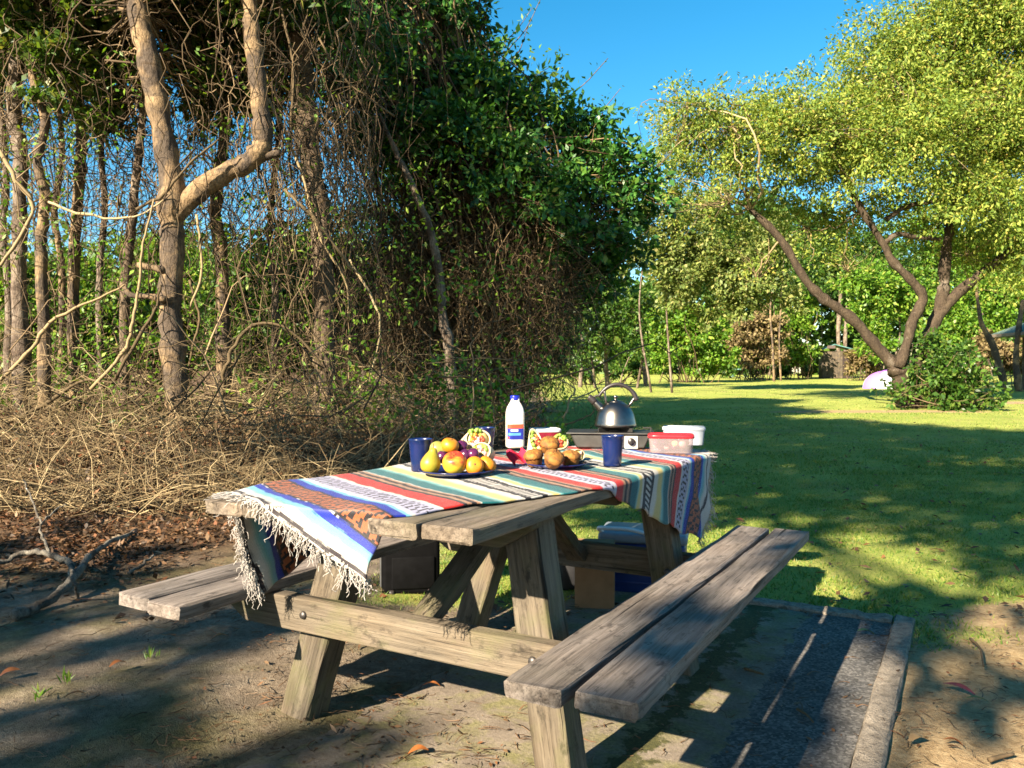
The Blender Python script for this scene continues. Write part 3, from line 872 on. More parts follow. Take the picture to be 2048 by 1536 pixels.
    C2 = np.stack([x, y, gz(x, y) + hm * r.uniform(0, 1, q)], -1)
    V2, F2 = leaf_quads(C2, r.normal(size=(q, 3)), r.normal(size=(q, 3)) + np.array([0, -.3, .6]), r.uniform(.03, .08, q), r.uniform(.015, .04, q))
    F = np.concatenate([F, F2 + len(V)]); V = np.concatenate([V, V2])
    o = obj("leaf_litter", V, F, M['litter'])
    tag(o, "carpet of dead orange brown leaves on the forest floor at left", "leaves", kind="stuff")
    # green seedlings among the sticks
    spots = [(760, 800), (800, 830), (850, 790), (880, 760), (930, 780), (900, 830), (960, 820), (1000, 800), (840, 860), (700, 790), (920, 730), (985, 760), (240, 930), (130, 950), (310, 920), (500, 790)]
    for i, (px, py) in enumerate(spots[:1]): pass
    B = Big()
    for px, py in spots:
        d = r.uniform(8.0, 9.2); c = pw(px, py, d)
        k = 40
        C = c + r.normal(size=(k, 3)) * np.array([.17, .15, .12])
        V, F = leaf_quads(C, r.normal(size=(k, 3)), r.normal(size=(k, 3)) * .5 + np.array([0, -.5, .7]), r.uniform(.05, .11, k), r.uniform(.03, .06, k)); B.add(V, F)
    q = 32000
    px = r.uniform(-40, 1130, q); py = 860 - 760 * r.uniform(0, 1, q) ** 1.35; d = r.uniform(8.6, 13.5, q)
    C = np.stack([(px - 1024) / F_PX * d, d, CAM_H - (py - HOR) / F_PX * d], -1)
    keep = (sines(C[:, 0] * 1.0 + C[:, 1], C[:, 2] * 1.2, 77, 2.4, 3) > .05)
    C = C[keep]; q = len(C)
    V, F = leaf_quads(C, r.normal(size=(q, 3)), r.normal(size=(q, 3)) * .7 + np.array([0, -.4, .7]), r.uniform(.04, .10, q), r.uniform(.02, .05, q)); B.add(V, F)
    o = B.build("creeper_leaves", M['leaf_bright'])
    tag(o, "bright green creeper leaves scattered through the thicket and stick heap", "creeper", kind="stuff")
thicket()

# --- fallen branches on the forest floor
def fallen():
    r = np.random.RandomState(606)
    def br(label, tubes_, mat):
        base = tubes_[0][0]
        e = empty("fallen_branch", (base[0], base[1], float(gz(base[0], base[1])))); tag(e, label, "branch", "branches lying on the forest floor")
        b = np.array(e.location)
        for nm, P, r0, r1 in [("stem" if i == 0 else "side_branch", t_, a, c) for i, (t_, a, c) in enumerate(tubes_list)]:
            pass
        return e
    def ground_px(px, py, up=.02):
        # intersect pixel ray with ground
        d = 4.0
        for _ in range(30):
            x = (px - 1024) / F_PX * d
            d = (CAM_H - float(gz(x, d)) - up) * F_PX / (py - HOR)
        return np.array([(px - 1024) / F_PX * d, d, float(gz((px - 1024) / F_PX * d, d)) + up])
    def poly(pts): return [ground_px(a, b, c) for a, b, c in pts]
    sets = [("pale forked fallen branch lying on dead leaves left of the bench", [
                (poly([(20, 1235, .02), (70, 1215, .03), (110, 1190, .05), (150, 1150, .08), (175, 1115, .07), (210, 1090, .05), (268, 1062, .03)]), .022, .012),
                (poly([(140, 1160, .07), (138, 1130, .09), (100, 1110, .10), (60, 1105, .08), (0, 1125, .05), (-40, 1140, .03)]), .016, .012),
                (poly([(140, 1130, .09), (142, 1160, .12), (152, 1195, .02)]), .009, .005)]),
            ("thin grey stick leaning up from dead leaves at the left edge", [
                (poly([(95, 1110, .05), (80, 1060, .12), (70, 1020, .2), (45, 960, .3)]), .008, .005),
                (poly([(78, 1050, .15), (110, 1020, .2), (130, 1010, .22)]), .005, .003)]),
            ("short straight pale stick on the leaves above the left bench", [
                (poly([(255, 1148, .02), (285, 1128, .03), (306, 1112, .04)]), .008, .006)])]
    for lab, tl_ in sets:
        b = tl_[0][0][0]
        e = empty("fallen_branch", (b[0], b[1], float(gz(b[0], b[1])))); tag(e, lab, "branch", "branches lying on the forest floor")
        for i, (P, r0, r1) in enumerate(tl_):
            n = len(P) * 5
            Q = catmull(P, n); Q[1:-1] += r.normal(size=(n - 2, 3)) * .004
            R = np.linspace(r0, r1, n) * (1 + .1 * r.normal(size=n))
            V, F = tubes(Q[None], R[None], 8, True)
            obj("stem" if i == 0 else "side_branch", V - np.array(e.location), F, M['branch_grey'], e, True)
    # stray leaves and twigs near the table
    names = [("dark curved twig on the dirt right of the edging", [(1945, 1280), (1965, 1300), (1972, 1335)], .006),
             ("long brown twig lying on the gravel pad", [(1598, 1422), (1618, 1434), (1630, 1448)], .005),
             ("dark stick lying on the worn band beside the bench", [(1492, 1340), (1512, 1346), (1530, 1352)], .006),
             ("brown stick near the lower right corner", [(1985, 1525), (2010, 1518), (2034, 1513)], .007)]
    for lab, pts, rad in names:
        P = [ground_px(a, b, .022) for a, b in pts]
        Q = catmull(P, 10); R = np.linspace(rad, rad * .6, 10)
        V, F = tubes(Q[None], R[None], 6, True)
        c = Q.mean(0)
        o = obj("twig", V - c, F, M['vine_dark'], None, True); o.location = tuple(c)
        tag(o, lab, "twig", "twigs on the ground by the table")
    lm = {k: simple("leaf_" + k, c, .5, .3, 0, .2, 60) for k, c in dict(orange=(.38, .13, .035), red=(.26, .05, .05), green=(.16, .24, .05), tan=(.34, .22, .10)).items()}
    def leaf(label, px, py, L, W, k, rot):
        c = ground_px(px, py, .02)
        n = 7; V = []; F = []
        for i in range(n):
            f = i / (n - 1); w = W * .5 * math.sin(math.pi * (f * .92 + .04)) ** .8
            zc = .010 * math.sin(f * 3.1) + .004
            V += [(L * (f - .5), -w, zc + .3 * w), (L * (f - .5), 0, zc), (L * (f - .5), w, zc + .3 * w)]
        for i in range(n - 1):
            for j in range(2): F.append((i * 3 + j, i * 3 + j + 1, i * 3 + j + 4, i * 3 + j + 3))
        o = obj("fallen_leaf", np.array(V), F, lm[k], None, True)
        o.location = tuple(c); o.rotation_euler = (r.normal() * .12, r.normal() * .12, rot)
        tag(o, label, "leaf", "single dead leaves near the table")
    leaf("pale green leaf on the gravel near the far edging", 1735, 1270, .075, .03, 'green', .1)
    leaf("dark red leaf on the dirt right of the edging", 1922, 1384, .10, .03, 'red', -.9)
    leaf("orange leaf on sand under the table end", 862, 1378, .06, .03, 'orange', -.2)
    leaf("tan curled leaf beside the edging in the shade", 1842, 1488, .07, .035, 'tan', .4)
    leaf("orange leaf near the lower right corner", 1912, 1494, .05, .03, 'orange', -.4)
    leaf("orange leaf on sand below the left bench end", 436, 1280, .06, .03, 'orange', .3)
    leaf("reddish leaf on sand at the left", 232, 1335, .06, .03, 'orange', 1.0)
    leaf("small orange leaf left of the bottom sun streak", 145, 1398, .06, .025, 'orange', .3)
    leaf("tan leaf on the sunlit sand at bottom centre", 836, 1512, .055, .03, 'orange', .2)
    leaf("orange leaf near the left edge of the sand", 14, 1352, .06, .03, 'orange', .5)
    leaf("green fallen leaf near the red leaf on dirt", 1960, 1408, .07, .022, 'green', -.3)
    # little grass seedlings in the sand
    for i, (px, py, lab) in enumerate([(298, 1320, "tiny green grass seedling in sand left of the slanting leg"), (125, 1370, "tiny grass seedling in shaded sand, middle of the three"), (75, 1400, "tiny grass seedling nearest the lower left corner")]):
        c = ground_px(px, py, 0); k = 9
        b = np.zeros((k, 3)); b[:, :2] = r.normal(size=(k, 2)) * .012
        Dd = r.normal(size=(k, 3)) * .5 + np.array([0, 0, 1.0])
        V, F = leaf_quads(b, Dd, r.normal(size=(k, 3)), r.uniform(.03, .06, k), r.uniform(.004, .008, k))
        o = obj("grass_seedling", V, F, M['leaf_bright']); o.location = tuple(c)
        tag(o, lab, "seedling", "seedlings in the sand")
fallen()
def debris():
    r = np.random.RandomState(616)
    n = 16000
    y = 1.1 + 4.2 * r.uniform(0, 1, n); x = r.uniform(-.75, .75, n) * (y + .6)
    den = .25 + .75 * sstep(-.1, .5, sines(x, y, 63, 2.6, 3)); g = grass_mask(x, y)
    keep = (r.uniform(0, 1, n) < den) & (r.uniform(0, 1, n) > g * .85)
    x, y = x[keep], y[keep]; k = len(x)
    C = np.stack([x, y, gz(x, y) + .016], -1)
    h = k // 2
    V, F = leaf_quads(C[:h], r.normal(size=(h, 3)) * np.array([1, 1, .15]), r.normal(size=(h, 3)) * .3 + np.array([0, 0, 1]), r.uniform(.006, .028, h) * np.where(r.uniform(0, 1, h) < .12, 2, 1), r.uniform(.004, .012, h))
    B = Big(); B.add(V, F)
    S = C[h:]; E = S + norm(r.normal(size=(k - h, 3)) * np.array([1, 1, .08])) * r.uniform(.012, .07, (k - h, 1))
    V, F = twig_fan(r, S, E, .0016, .0007, 4, .08, 3); B.add(V, F)
    o = B.build("ground_debris", M['litter']); tag(o, "scattered leaf crumbs and twig bits on the sand around the table", "debris", kind="stuff")
    # leaves lying on the lawn
    n = 900
    y = 3.4 + 11 * r.uniform(0, 1, n) ** 1.5; x = r.uniform(-.1, .72, n) * y
    C = np.stack([x, y, gz(x, y) + .022], -1)
    V, F = leaf_quads(C, r.normal(size=(n, 3)) * np.array([1, 1, .2]), r.normal(size=(n, 3)) * .4 + np.array([0, 0, 1]), r.uniform(.03, .07, n), r.uniform(.015, .03, n))
    o = obj("lawn_leaves", V, F, M['litter']); tag(o, "dead leaves strewn over the lawn", "leaves", kind="stuff")
debris()

# --- the broad yellow-green tree on the right
def right_tree():
    r = np.random.RandomState(707)
    D = 19.7
    base = gpt(1822, D)
    T = [("trunk", tube_px([(1830, 830, 62), (1815, 800, 46), (1802, 750, 40), (1792, 722, 40)], D, 12, 20, True, r, .05)),
         ("limb", tube_px([(1798, 740, 24), (1750, 690, 22), (1700, 635, 21), (1650, 600, 20), (1610, 560, 17), (1560, 480, 16), (1500, 420, 10)], D, 9, 34, False, r, .06)),
         ("limb", tube_px([(1798, 735, 22), (1815, 680, 20), (1825, 640, 19), (1845, 595, 19), (1820, 560, 17), (1785, 525, 16), (1765, 490, 14), (1720, 420, 14), (1680, 340, 9)], D - .2, 9, 34, False, r, .06)),
         ("limb", tube_px([(1822, 780, 24), (1845, 700, 24), (1870, 640, 25), (1900, 600, 21), (1945, 560, 19), (1990, 525, 17), (2040, 480, 14), (2080, 400, 14)], D + .3, 9, 34, False, r, .06)),
         ("limb", tube_px([(1868, 650, 26), (1884, 590, 22), (1888, 530, 22), (1895, 470, 18), (1915, 380, 14), (1930, 250, 10)], D + .35, 9, 30, False, r, .06)),
         ("branch", tube_px([(1765, 490, 14), (1790, 470, 11), (1830, 475, 9), (1880, 480, 7)], D - .2, 6, 14, False, r, .1)),
         ("branch", tube_px([(1770, 440, 12), (1810, 415, 10), (1860, 405, 9), (1890, 400, 6)], D - .2, 6, 14, False, r, .1))]
    bl = blobs_px([(1370, 255, 80), (1450, 250, 85, .5), (1540, 265, 85, -.5), (1630, 255, 95), (1690, 200, 95), (1760, 150, 110, .6), (1850, 90, 120), (1950, 40, 130), (2050, 60, 140),
                   (1740, 300, 110, -1), (1830, 250, 120, -1), (1930, 220, 120, .5), (2030, 240, 130, -.6), (1900, 370, 100, -1), (2010, 390, 110, -.6), (1650, 350, 70), (1790, 380, 70, .8),
                   (2090, 480, 110), (1960, 480, 60, .8), (1600, 330, 60, .6), (1340, 330, 60, .4), (1400, 350, 60, .8), (1480, 330, 70), (1560, 350, 60), (1700, 280, 110, 1.5), (1860, 180, 130, 1.5), (1980, 300, 120, 1.5), (1440, 410, 60, .6), (1540, 420, 50, 1), (1640, 430, 50, 1), (1360, 270, 70, 1), (1420, 230, 70, -.8), (1480, 260, 80, 1), (1400, 310, 70), (1520, 230, 70, .8), (1590, 230, 80, -.8), (1330, 300, 50, -.6), (1460, 370, 60, -.5), (1520, 300, 80, -.6), (1610, 300, 80, -.8), (1500, 450, 45, .5), (1600, 480, 45, .8), (1690, 470, 45, 1), (1800, 455, 45, .6), (1900, 480, 50, .6), (1990, 540, 55), (1320, 400, 50, .8), (1310, 320, 45), (1360, 430, 50, 1), (1450, 470, 45, .6), (1560, 500, 45, .8), (1640, 520, 40, .6), (1420, 400, 50, -.6), (1340, 380, 45, -.5), (2030, 560, 50, -.4), (1940, 420, 70, -.8), (1580, 430, 60, 1.2), (1660, 460, 60, 1.4), (1740, 440, 60, 1.2), (1840, 460, 60, 1.3), (1930, 500, 60, 1.2), (2040, 480, 70, .8), (1520, 520, 45, .4), (1700, 530, 38, 1.2)], D)
    bl = [(x, y, z, a * 1.1, b * 1.1, c * 1.12) for x, y, z, a, b, c in bl]
    C, Dd, N, L, W, cc = clump_leaves(r, bl, 210000, .096, 48, .25, .42, shell=(.2, 1.1), droop=.4)
    V, F = leaf_quads(C, Dd, N, L, W)
    anchors = np.array([pw(1560, 480, D), pw(1720, 420, D), pw(2040, 480, D), pw(1915, 380, D), pw(1500, 420, D), pw(1690, 360, D), pw(1930, 250, D), pw(2080, 400, D)])
    dist = np.linalg.norm(cc[:, None] - anchors[None], axis=2); st = anchors[dist.argmin(1)]
    # a second order of boughs first, then fine twigs from them
    pick = cc[r.choice(len(cc), 46, False)]
    a_ = anchors[np.linalg.norm(pick[:, None] - anchors[None], axis=2).argmin(1)]
    tw1 = twig_fan(r, a_, pick, .030, .010, 10, .13, 5)
    sel = cc[r.uniform(0, 1, len(cc)) < .35]
    b_ = pick[np.linalg.norm(sel[:, None] - pick[None], axis=2).argmin(1)]
    tw2 = twig_fan(r, b_, sel, .010, .003, 7, .2, 3)
    tw = (np.concatenate([tw1[0], tw2[0]]), tw1[1] + [f + len(tw1[0]) for f in tw2[1]])
    make_tree("spreading_tree", "broad yellow green tree with leaning stems on the right of the lawn", "tree", base, T, [("crown", V, F, M['leaf_olive'])], M['bark_crown_shade'], None, tw, M['vine_pale'])
    # bush around its foot
    bl = blobs_px([(1860, 765, 50), (1930, 770, 48, -.3), (1810, 790, 30, -.4), (1970, 800, 34, -.5), (1895, 715, 42), (1850, 690, 34, .2), (1780, 800, 20, -.6), (1900, 805, 40, -.6), (1765, 770, 18, -.4)], D - .5)
    C, Dd, N, L, W, cc = clump_leaves(r, bl, 5600, .12, 20, .36, .55, shell=(.2, 1.3))
    V, F = leaf_quads(C, Dd, N, L, W)
    b = gpt(1880, D - .5)
    tw = twig_fan(r, np.repeat(b[None], len(cc), 0) + r.normal(size=(len(cc), 3)) * .1, cc, .012, .004)
    make_tree("shrub", "dark glossy bush growing round the foot of the spreading tree", "shrub", b, [], [("foliage", V, F, M['leaf_mid'])], M['vine'], None, tw, M['vine'])
right_tree()

# --- far edge of the lawn
def far_edge():
    r = np.random.RandomState(808)
    S_ = [
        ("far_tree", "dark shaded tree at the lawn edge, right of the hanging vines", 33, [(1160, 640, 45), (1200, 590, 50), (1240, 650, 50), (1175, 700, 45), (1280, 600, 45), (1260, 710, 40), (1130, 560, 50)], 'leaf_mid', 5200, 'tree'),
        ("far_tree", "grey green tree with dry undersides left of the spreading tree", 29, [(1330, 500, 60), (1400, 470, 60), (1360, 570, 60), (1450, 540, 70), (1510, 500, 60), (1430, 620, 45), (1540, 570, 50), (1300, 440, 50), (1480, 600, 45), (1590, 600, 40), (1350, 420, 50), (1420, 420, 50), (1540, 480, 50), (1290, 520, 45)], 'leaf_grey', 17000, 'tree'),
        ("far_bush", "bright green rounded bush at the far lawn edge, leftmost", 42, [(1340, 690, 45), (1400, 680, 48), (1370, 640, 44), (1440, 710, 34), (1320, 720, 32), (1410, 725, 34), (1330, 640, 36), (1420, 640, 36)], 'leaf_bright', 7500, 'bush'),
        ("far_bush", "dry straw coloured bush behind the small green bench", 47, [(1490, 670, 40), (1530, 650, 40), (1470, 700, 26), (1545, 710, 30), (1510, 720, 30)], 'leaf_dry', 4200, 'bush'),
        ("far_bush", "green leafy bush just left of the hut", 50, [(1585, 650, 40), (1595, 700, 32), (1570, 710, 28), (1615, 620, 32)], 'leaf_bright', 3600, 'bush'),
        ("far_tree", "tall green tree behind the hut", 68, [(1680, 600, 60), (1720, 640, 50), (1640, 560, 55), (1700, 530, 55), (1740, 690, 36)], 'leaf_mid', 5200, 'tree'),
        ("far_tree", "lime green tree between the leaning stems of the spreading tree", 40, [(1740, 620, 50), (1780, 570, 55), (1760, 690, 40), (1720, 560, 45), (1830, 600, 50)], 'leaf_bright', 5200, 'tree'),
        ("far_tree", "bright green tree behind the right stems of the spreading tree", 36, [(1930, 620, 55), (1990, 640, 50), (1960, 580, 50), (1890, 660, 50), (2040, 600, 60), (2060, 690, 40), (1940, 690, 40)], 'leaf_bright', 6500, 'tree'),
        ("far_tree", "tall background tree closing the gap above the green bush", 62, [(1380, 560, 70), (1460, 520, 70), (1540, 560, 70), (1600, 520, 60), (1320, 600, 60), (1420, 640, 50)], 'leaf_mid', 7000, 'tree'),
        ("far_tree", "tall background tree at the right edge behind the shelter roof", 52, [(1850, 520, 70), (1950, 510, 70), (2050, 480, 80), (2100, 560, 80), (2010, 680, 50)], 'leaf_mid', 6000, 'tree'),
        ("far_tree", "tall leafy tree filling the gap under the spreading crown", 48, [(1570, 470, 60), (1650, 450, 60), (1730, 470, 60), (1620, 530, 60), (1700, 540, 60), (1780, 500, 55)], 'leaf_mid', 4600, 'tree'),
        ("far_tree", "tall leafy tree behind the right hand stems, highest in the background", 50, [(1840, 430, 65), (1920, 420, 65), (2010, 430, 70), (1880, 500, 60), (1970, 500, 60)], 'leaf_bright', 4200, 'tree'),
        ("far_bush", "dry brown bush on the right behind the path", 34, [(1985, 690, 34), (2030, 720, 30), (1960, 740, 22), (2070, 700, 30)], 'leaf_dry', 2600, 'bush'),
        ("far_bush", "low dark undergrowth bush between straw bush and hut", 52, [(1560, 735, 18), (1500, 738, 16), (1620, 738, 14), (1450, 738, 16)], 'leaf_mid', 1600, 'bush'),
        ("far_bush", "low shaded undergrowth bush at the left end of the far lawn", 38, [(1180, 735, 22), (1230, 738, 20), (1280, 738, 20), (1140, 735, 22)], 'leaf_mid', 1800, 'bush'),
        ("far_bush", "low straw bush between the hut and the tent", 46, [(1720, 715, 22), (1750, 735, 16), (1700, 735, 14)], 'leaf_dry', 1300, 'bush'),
    ]
    for nm, lab, d, bl, mt, n, cat in S_:
        B = blobs_px(bl, d)
        px = sum(b[0] for b in bl) / len(bl); base = gpt(px, d)
        C, Dd, N, L, W, cc = clump_leaves(r, B, int(n * 1.9), .0042 * d + .02, 26, .32, .55, shell=(.3, 1.05))
        V, F = leaf_quads(C, Dd, N, L, W)
        tr_ = []
        if cat == 'tree':
            topz = max(b[2] for b in B)
            for k in range(3):
                q = B[r.randint(len(B))]
                s0 = np.array([q[0] + r.normal() * .5, base[1] + r.normal() * .5, base[2]])
                P = catmull([s0, s0 * .5 + np.array(q[:3]) * .5 + r.normal(size=3) * .25, np.array(q[:3])], 12)
                P[0, 2] = float(gz(P[0, 0], P[0, 1])) - .05
                if 1600 < 1024 + F_PX * P[0, 0] / P[0, 1] < 1730 and d < 60: continue
                tr_.append(("trunk", tubes(P[None], np.linspace(.055, .02, 12)[None] * r.uniform(.7, 1.2), 7, True)))
        cc = cc[r.uniform(0, 1, len(cc)) < (.08 if cat == 'tree' else .2)]
        st = np.stack([base[0] + (cc[:, 0] - base[0]) * .6 + r.normal(size=len(cc)) * .4, base[1] + r.normal(size=len(cc)) * .4, np.zeros(len(cc))], -1)
        st[:, 2] = gz(st[:, 0], st[:, 1])
        tw = twig_fan(r, st, cc, .03, .01, 7, .08, 3)
        if cat == 'tree': tw = None
        make_tree(nm, lab, cat, base, tr_, [("crown" if cat == 'tree' else "foliage", V, F, M[mt])], M['bark_grey'], "trees and bushes along the far lawn edge", tw, M['vine'])
    # pale trunks at the lawn edge
    for lab, d, pts in [("pale slender trunk at the lawn edge beside the green bush", 44, [(1548, 745, 5), (1545, 690, 4.5), (1540, 620, 4), (1550, 540, 3)]),
                        ("slim pale trunk left of the hut, further from the bush", 46, [(1562, 742, 4), (1558, 680, 3.5), (1562, 610, 3)]),
                        ("reddish trunk standing behind the hut", 62, [(1678, 745, 9), (1676, 660, 9), (1680, 580, 8), (1672, 500, 6)]),
                        ("second reddish trunk behind the hut, to its right", 62, [(1692, 742, 8), (1690, 680, 8), (1694, 610, 6)]),
                        ("pale trunk at the right edge leaning left by the path", 30, [(2018, 790, 17), (2000, 740, 14), (1985, 690, 12), (1960, 640, 9), (1950, 560, 6)]),
                        ("upright pale trunk at the right edge by the path", 30, [(2040, 785, 14), (2032, 730, 12), (2035, 670, 11), (2045, 600, 8)]),
                        ("dark trunk in the shade right of the hanging vines", 34, [(1215, 745, 10), (1212, 700, 9), (1225, 640, 8), (1230, 580, 6)]),
                        ("second dark trunk in the shade right of the hanging vines", 35, [(1160, 745, 9), (1165, 700, 8), (1158, 650, 7)]),
                        ("leaning dark trunk beside the bright green bush", 36, [(1292, 745, 9), (1285, 700, 8), (1268, 640, 8), (1262, 590, 6)])]:
        base = gpt(pts[0][0], d)
        make_tree("slim_tree", lab, "tree", base, [("trunk", tube_px(pts, d, 7, 18, True, r, .06))], [], M['bark_pale'] if 'pale' in lab else M['bark_grey'], "slim trunks at the far lawn edge")
far_edge()

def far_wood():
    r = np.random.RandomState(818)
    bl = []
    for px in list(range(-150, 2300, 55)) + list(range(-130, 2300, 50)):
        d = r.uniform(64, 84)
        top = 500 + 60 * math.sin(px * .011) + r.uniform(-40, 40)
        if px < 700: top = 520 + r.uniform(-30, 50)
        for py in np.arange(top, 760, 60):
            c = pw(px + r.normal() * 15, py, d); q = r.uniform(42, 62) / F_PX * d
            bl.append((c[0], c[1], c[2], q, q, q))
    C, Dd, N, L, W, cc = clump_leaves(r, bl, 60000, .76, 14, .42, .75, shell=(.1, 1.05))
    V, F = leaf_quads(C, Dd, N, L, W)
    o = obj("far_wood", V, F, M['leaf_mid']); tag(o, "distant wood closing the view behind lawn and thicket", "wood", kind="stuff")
far_wood()

# --- trees standing behind the photographer, whose shade falls on table and lawn
def shade_trees():
    r = np.random.RandomState(909)
    u = np.array(SUN_DIR); ca, sa = math.cos(SUN_AZ), math.sin(SUN_AZ); se = math.sin(SUN_EL)
    def cover(a, b):
        """how leafy the canopy is along the sun ray reaching ground (a across, b along the light)"""
        m = np.zeros_like(a)
        wob = .35 * sines(a, b * se, 91, 1.6, 2)
        start = 4.3 + .75 * sstep(-3.2, -2.6, a) * sstep(-.6, -1.1, a)
        lawn = sstep(start, start + 1.0, b + wob) * sstep(16.2, 15.2, b + .25 * a + 1.0 + wob) * sstep(-7.2, -6.4, a) * sstep(7, 5, a)
        m = np.maximum(m, lawn * np.where(b > 9.0, 2.8, 2.1))
        strip = sstep(-1.10, -.98, a) * sstep(-.45, -.62, a) * sstep(-1.5, 0, b) * sstep(6.3, 5.5, b)
        m = np.maximum(m, strip * 1.0)
        right = sstep(-.7, -.5, a) * sstep(6, 4, a) * sstep(-1.5, 0, b) * sstep(6.3, 5.5, b)
        m = np.maximum(m, right * .62)
        near = sstep(1.95, 1.55, b + .35 * wob) * sstep(-2.5, -1.5, b) * sstep(-5.0, -3.6, a)
        m = np.maximum(m, near * np.where(b > .9, .85, 1.1))
        left = sstep(-2.55, -2.9, a) * sstep(-6.2, -5.0, a) * sstep(2.7, 1.9, b + wob)
        m = np.maximum(m, left * 1.5)
        return m
    n = 9000
    a = r.uniform(-9, 7, n); b = r.uniform(-2.5, 17, n)
    keep = r.uniform(0, 1, n) < cover(a, b) * .235
    a, b = a[keep], b[keep]; k = len(a)
    Lr = np.where(b < 5.6, 10.5, 15) + np.where(b < 5.6, 3, 7) * (.5 + .5 * sines(a, b * se, 93, .9, 2)) + r.uniform(-1, 1, k)
    G = np.stack([a * ca + b * sa, -a * sa + b * ca, np.zeros(k)], -1)
    CC = G - u[None] * Lr[:, None]
    per = 46
    # clump sizes
    sizes = np.where(b < 5.6, r.uniform(.10, .27, k), r.uniform(.24, .48, k))
    near_left = (b <= 5.2) & (a < -1.15) | (b < .9) & (a < -.2)
    sets = [("shade tree behind the viewpoint throwing shade over the far half of the lawn", b > 9.5, 4.6, 16),
            ("shade tree behind the viewpoint dappling the near lawn", (b <= 9.5) & (b > 5.2), 3.2, 15),
            ("shade tree behind the viewpoint shading the bench and pad", (b <= 5.2) & ~near_left, 1.6, 10.5),
            ("shade tree behind the viewpoint dappling the sand at left", near_left, -4.3, 10.5)]
    for lab, sel, ta, tb in sets:
        cc = CC[sel]; rad = sizes[sel]; m = len(cc)
        off = norm(r.normal(size=(m, per, 3))) * (r.uniform(0, 1, (m, per, 1)) ** .45) * rad[:, None, None]
        C = (cc[:, None] + off).reshape(-1, 3); q = len(C)
        V, F = leaf_quads(C, r.normal(size=(q, 3)), r.normal(size=(q, 3)) + np.array([0, 0, .6]), r.uniform(.12, .21, q), r.uniform(.055, .105, q))
        bx, by = ta * ca - tb * sa, -ta * sa - tb * ca
        base = np.array([bx, by, float(gz(bx, by)) - .05])
        top = np.array([bx + .3, by + .2, np.percentile(cc[:, 2], 70)])
        P = catmull([base, base * .5 + top * .5 + np.array([.2, -.15, 0]), top], 18)
        T = [("trunk", tubes(P[None], np.linspace(.26, .08, 18)[None], 9, True))]
        okc = cc[(a[sel] > -.4) | (a[sel] < -3) | (ta < 0)]
        ends = okc[r.choice(len(okc), min(len(okc), 6), False)]
        T += [("limb", twig_fan(r, P[11 + i][None], e_[None], .07, .02, 10, .04, 7)) for i, e_ in enumerate(ends)]
        pick = r.uniform(0, 1, m) < .30
        near_ = cc[pick] + norm(r.normal(size=(pick.sum(), 3))) * .7
        tw = twig_fan(r, near_, cc[pick], .014, .006, 6, .08)
        make_tree("shade_tree", lab, "tree", base, T, [("crown", V, F, M['leaf_forest'])], M['bark_grey'], "trees behind the viewpoint shading the table", tw, M['vine_dark'])
shade_trees()

# ------------------------------------------------------------------ picnic table
def plank_mesh(L, W, T, seed, jit=.0025, b=.006, n=16):
    r = np.random.RandomState(seed)
    sec = []
    for (cx, cz, a0) in ((W / 2 - b, T / 2 - b, 0), (-W / 2 + b, T / 2 - b, 90), (-W / 2 + b, -T / 2 + b, 180), (W / 2 - b, -T / 2 + b, 270)):
        for a in (0, 45, 90):
            q = math.radians(a0 + a); sec.append((cx + b * math.cos(q), cz + b * math.sin(q)))
    sec = np.array(sec); m = len(sec)
    ys = np.concatenate([[-L / 2, -L / 2 + .004], np.linspace(-L / 2 + .03, L / 2 - .03, n), [L / 2 - .004, L / 2]])
    V = []
    ph = r.uniform(0, 6, 4)
    for i, y in enumerate(ys):
        sc = 1 - (.006 / min(W, T)) * (i in (0, len(ys) - 1))
        w = np.sin(y * 4 + ph[0]) * .0015; z = np.sin(y * 3 + ph[1]) * .0012
        J = r.normal(size=(m, 2)) * jit * .5
        ey = r.normal(size=m) * .0012 if i in (0, 1, len(ys) - 1, len(ys) - 2) else np.zeros(m)
        for j in range(m):
            V.append((sec[j, 0] * sc + J[j, 0] + w, y + ey[j], sec[j, 1] * sc + J[j, 1] + z))
    F = []
    k = len(ys)
    for i in range(k - 1):
        for j in range(m):
            j2 = (j + 1) % m; F.append((i * m + j, i * m + j2, (i + 1) * m + j2, (i + 1) * m + j))
    F.append(tuple(range(m))); F.append(tuple((k - 1) * m + j for j in range(m - 1, -1, -1)))
    return mesh("plank", np.array(V), [f[::-1] for f in F])

def prism(outline, th, b=.005):
    """outline in (y,z), thickness along x"""
    bm = bmesh.new()
    vs = [bm.verts.new((-th / 2, y, z)) for y, z in outline]
    f = bm.faces.new(vs)
    e = bmesh.ops.extrude_face_region(bm, geom=[f])
    bmesh.ops.translate(bm, vec=(th, 0, 0), verts=[v for v in e['geom'] if isinstance(v, bmesh.types.BMVert)])
    bmesh.ops.recalc_face_normals(bm, faces=bm.faces)
    bmesh.ops.bevel(bm, geom=list(bm.edges), offset=b, segments=2, profile=.5, affect='EDGES')
    me = bpy.data.meshes.new("prism"); bm.to_mesh(me); bm.free()
    return me

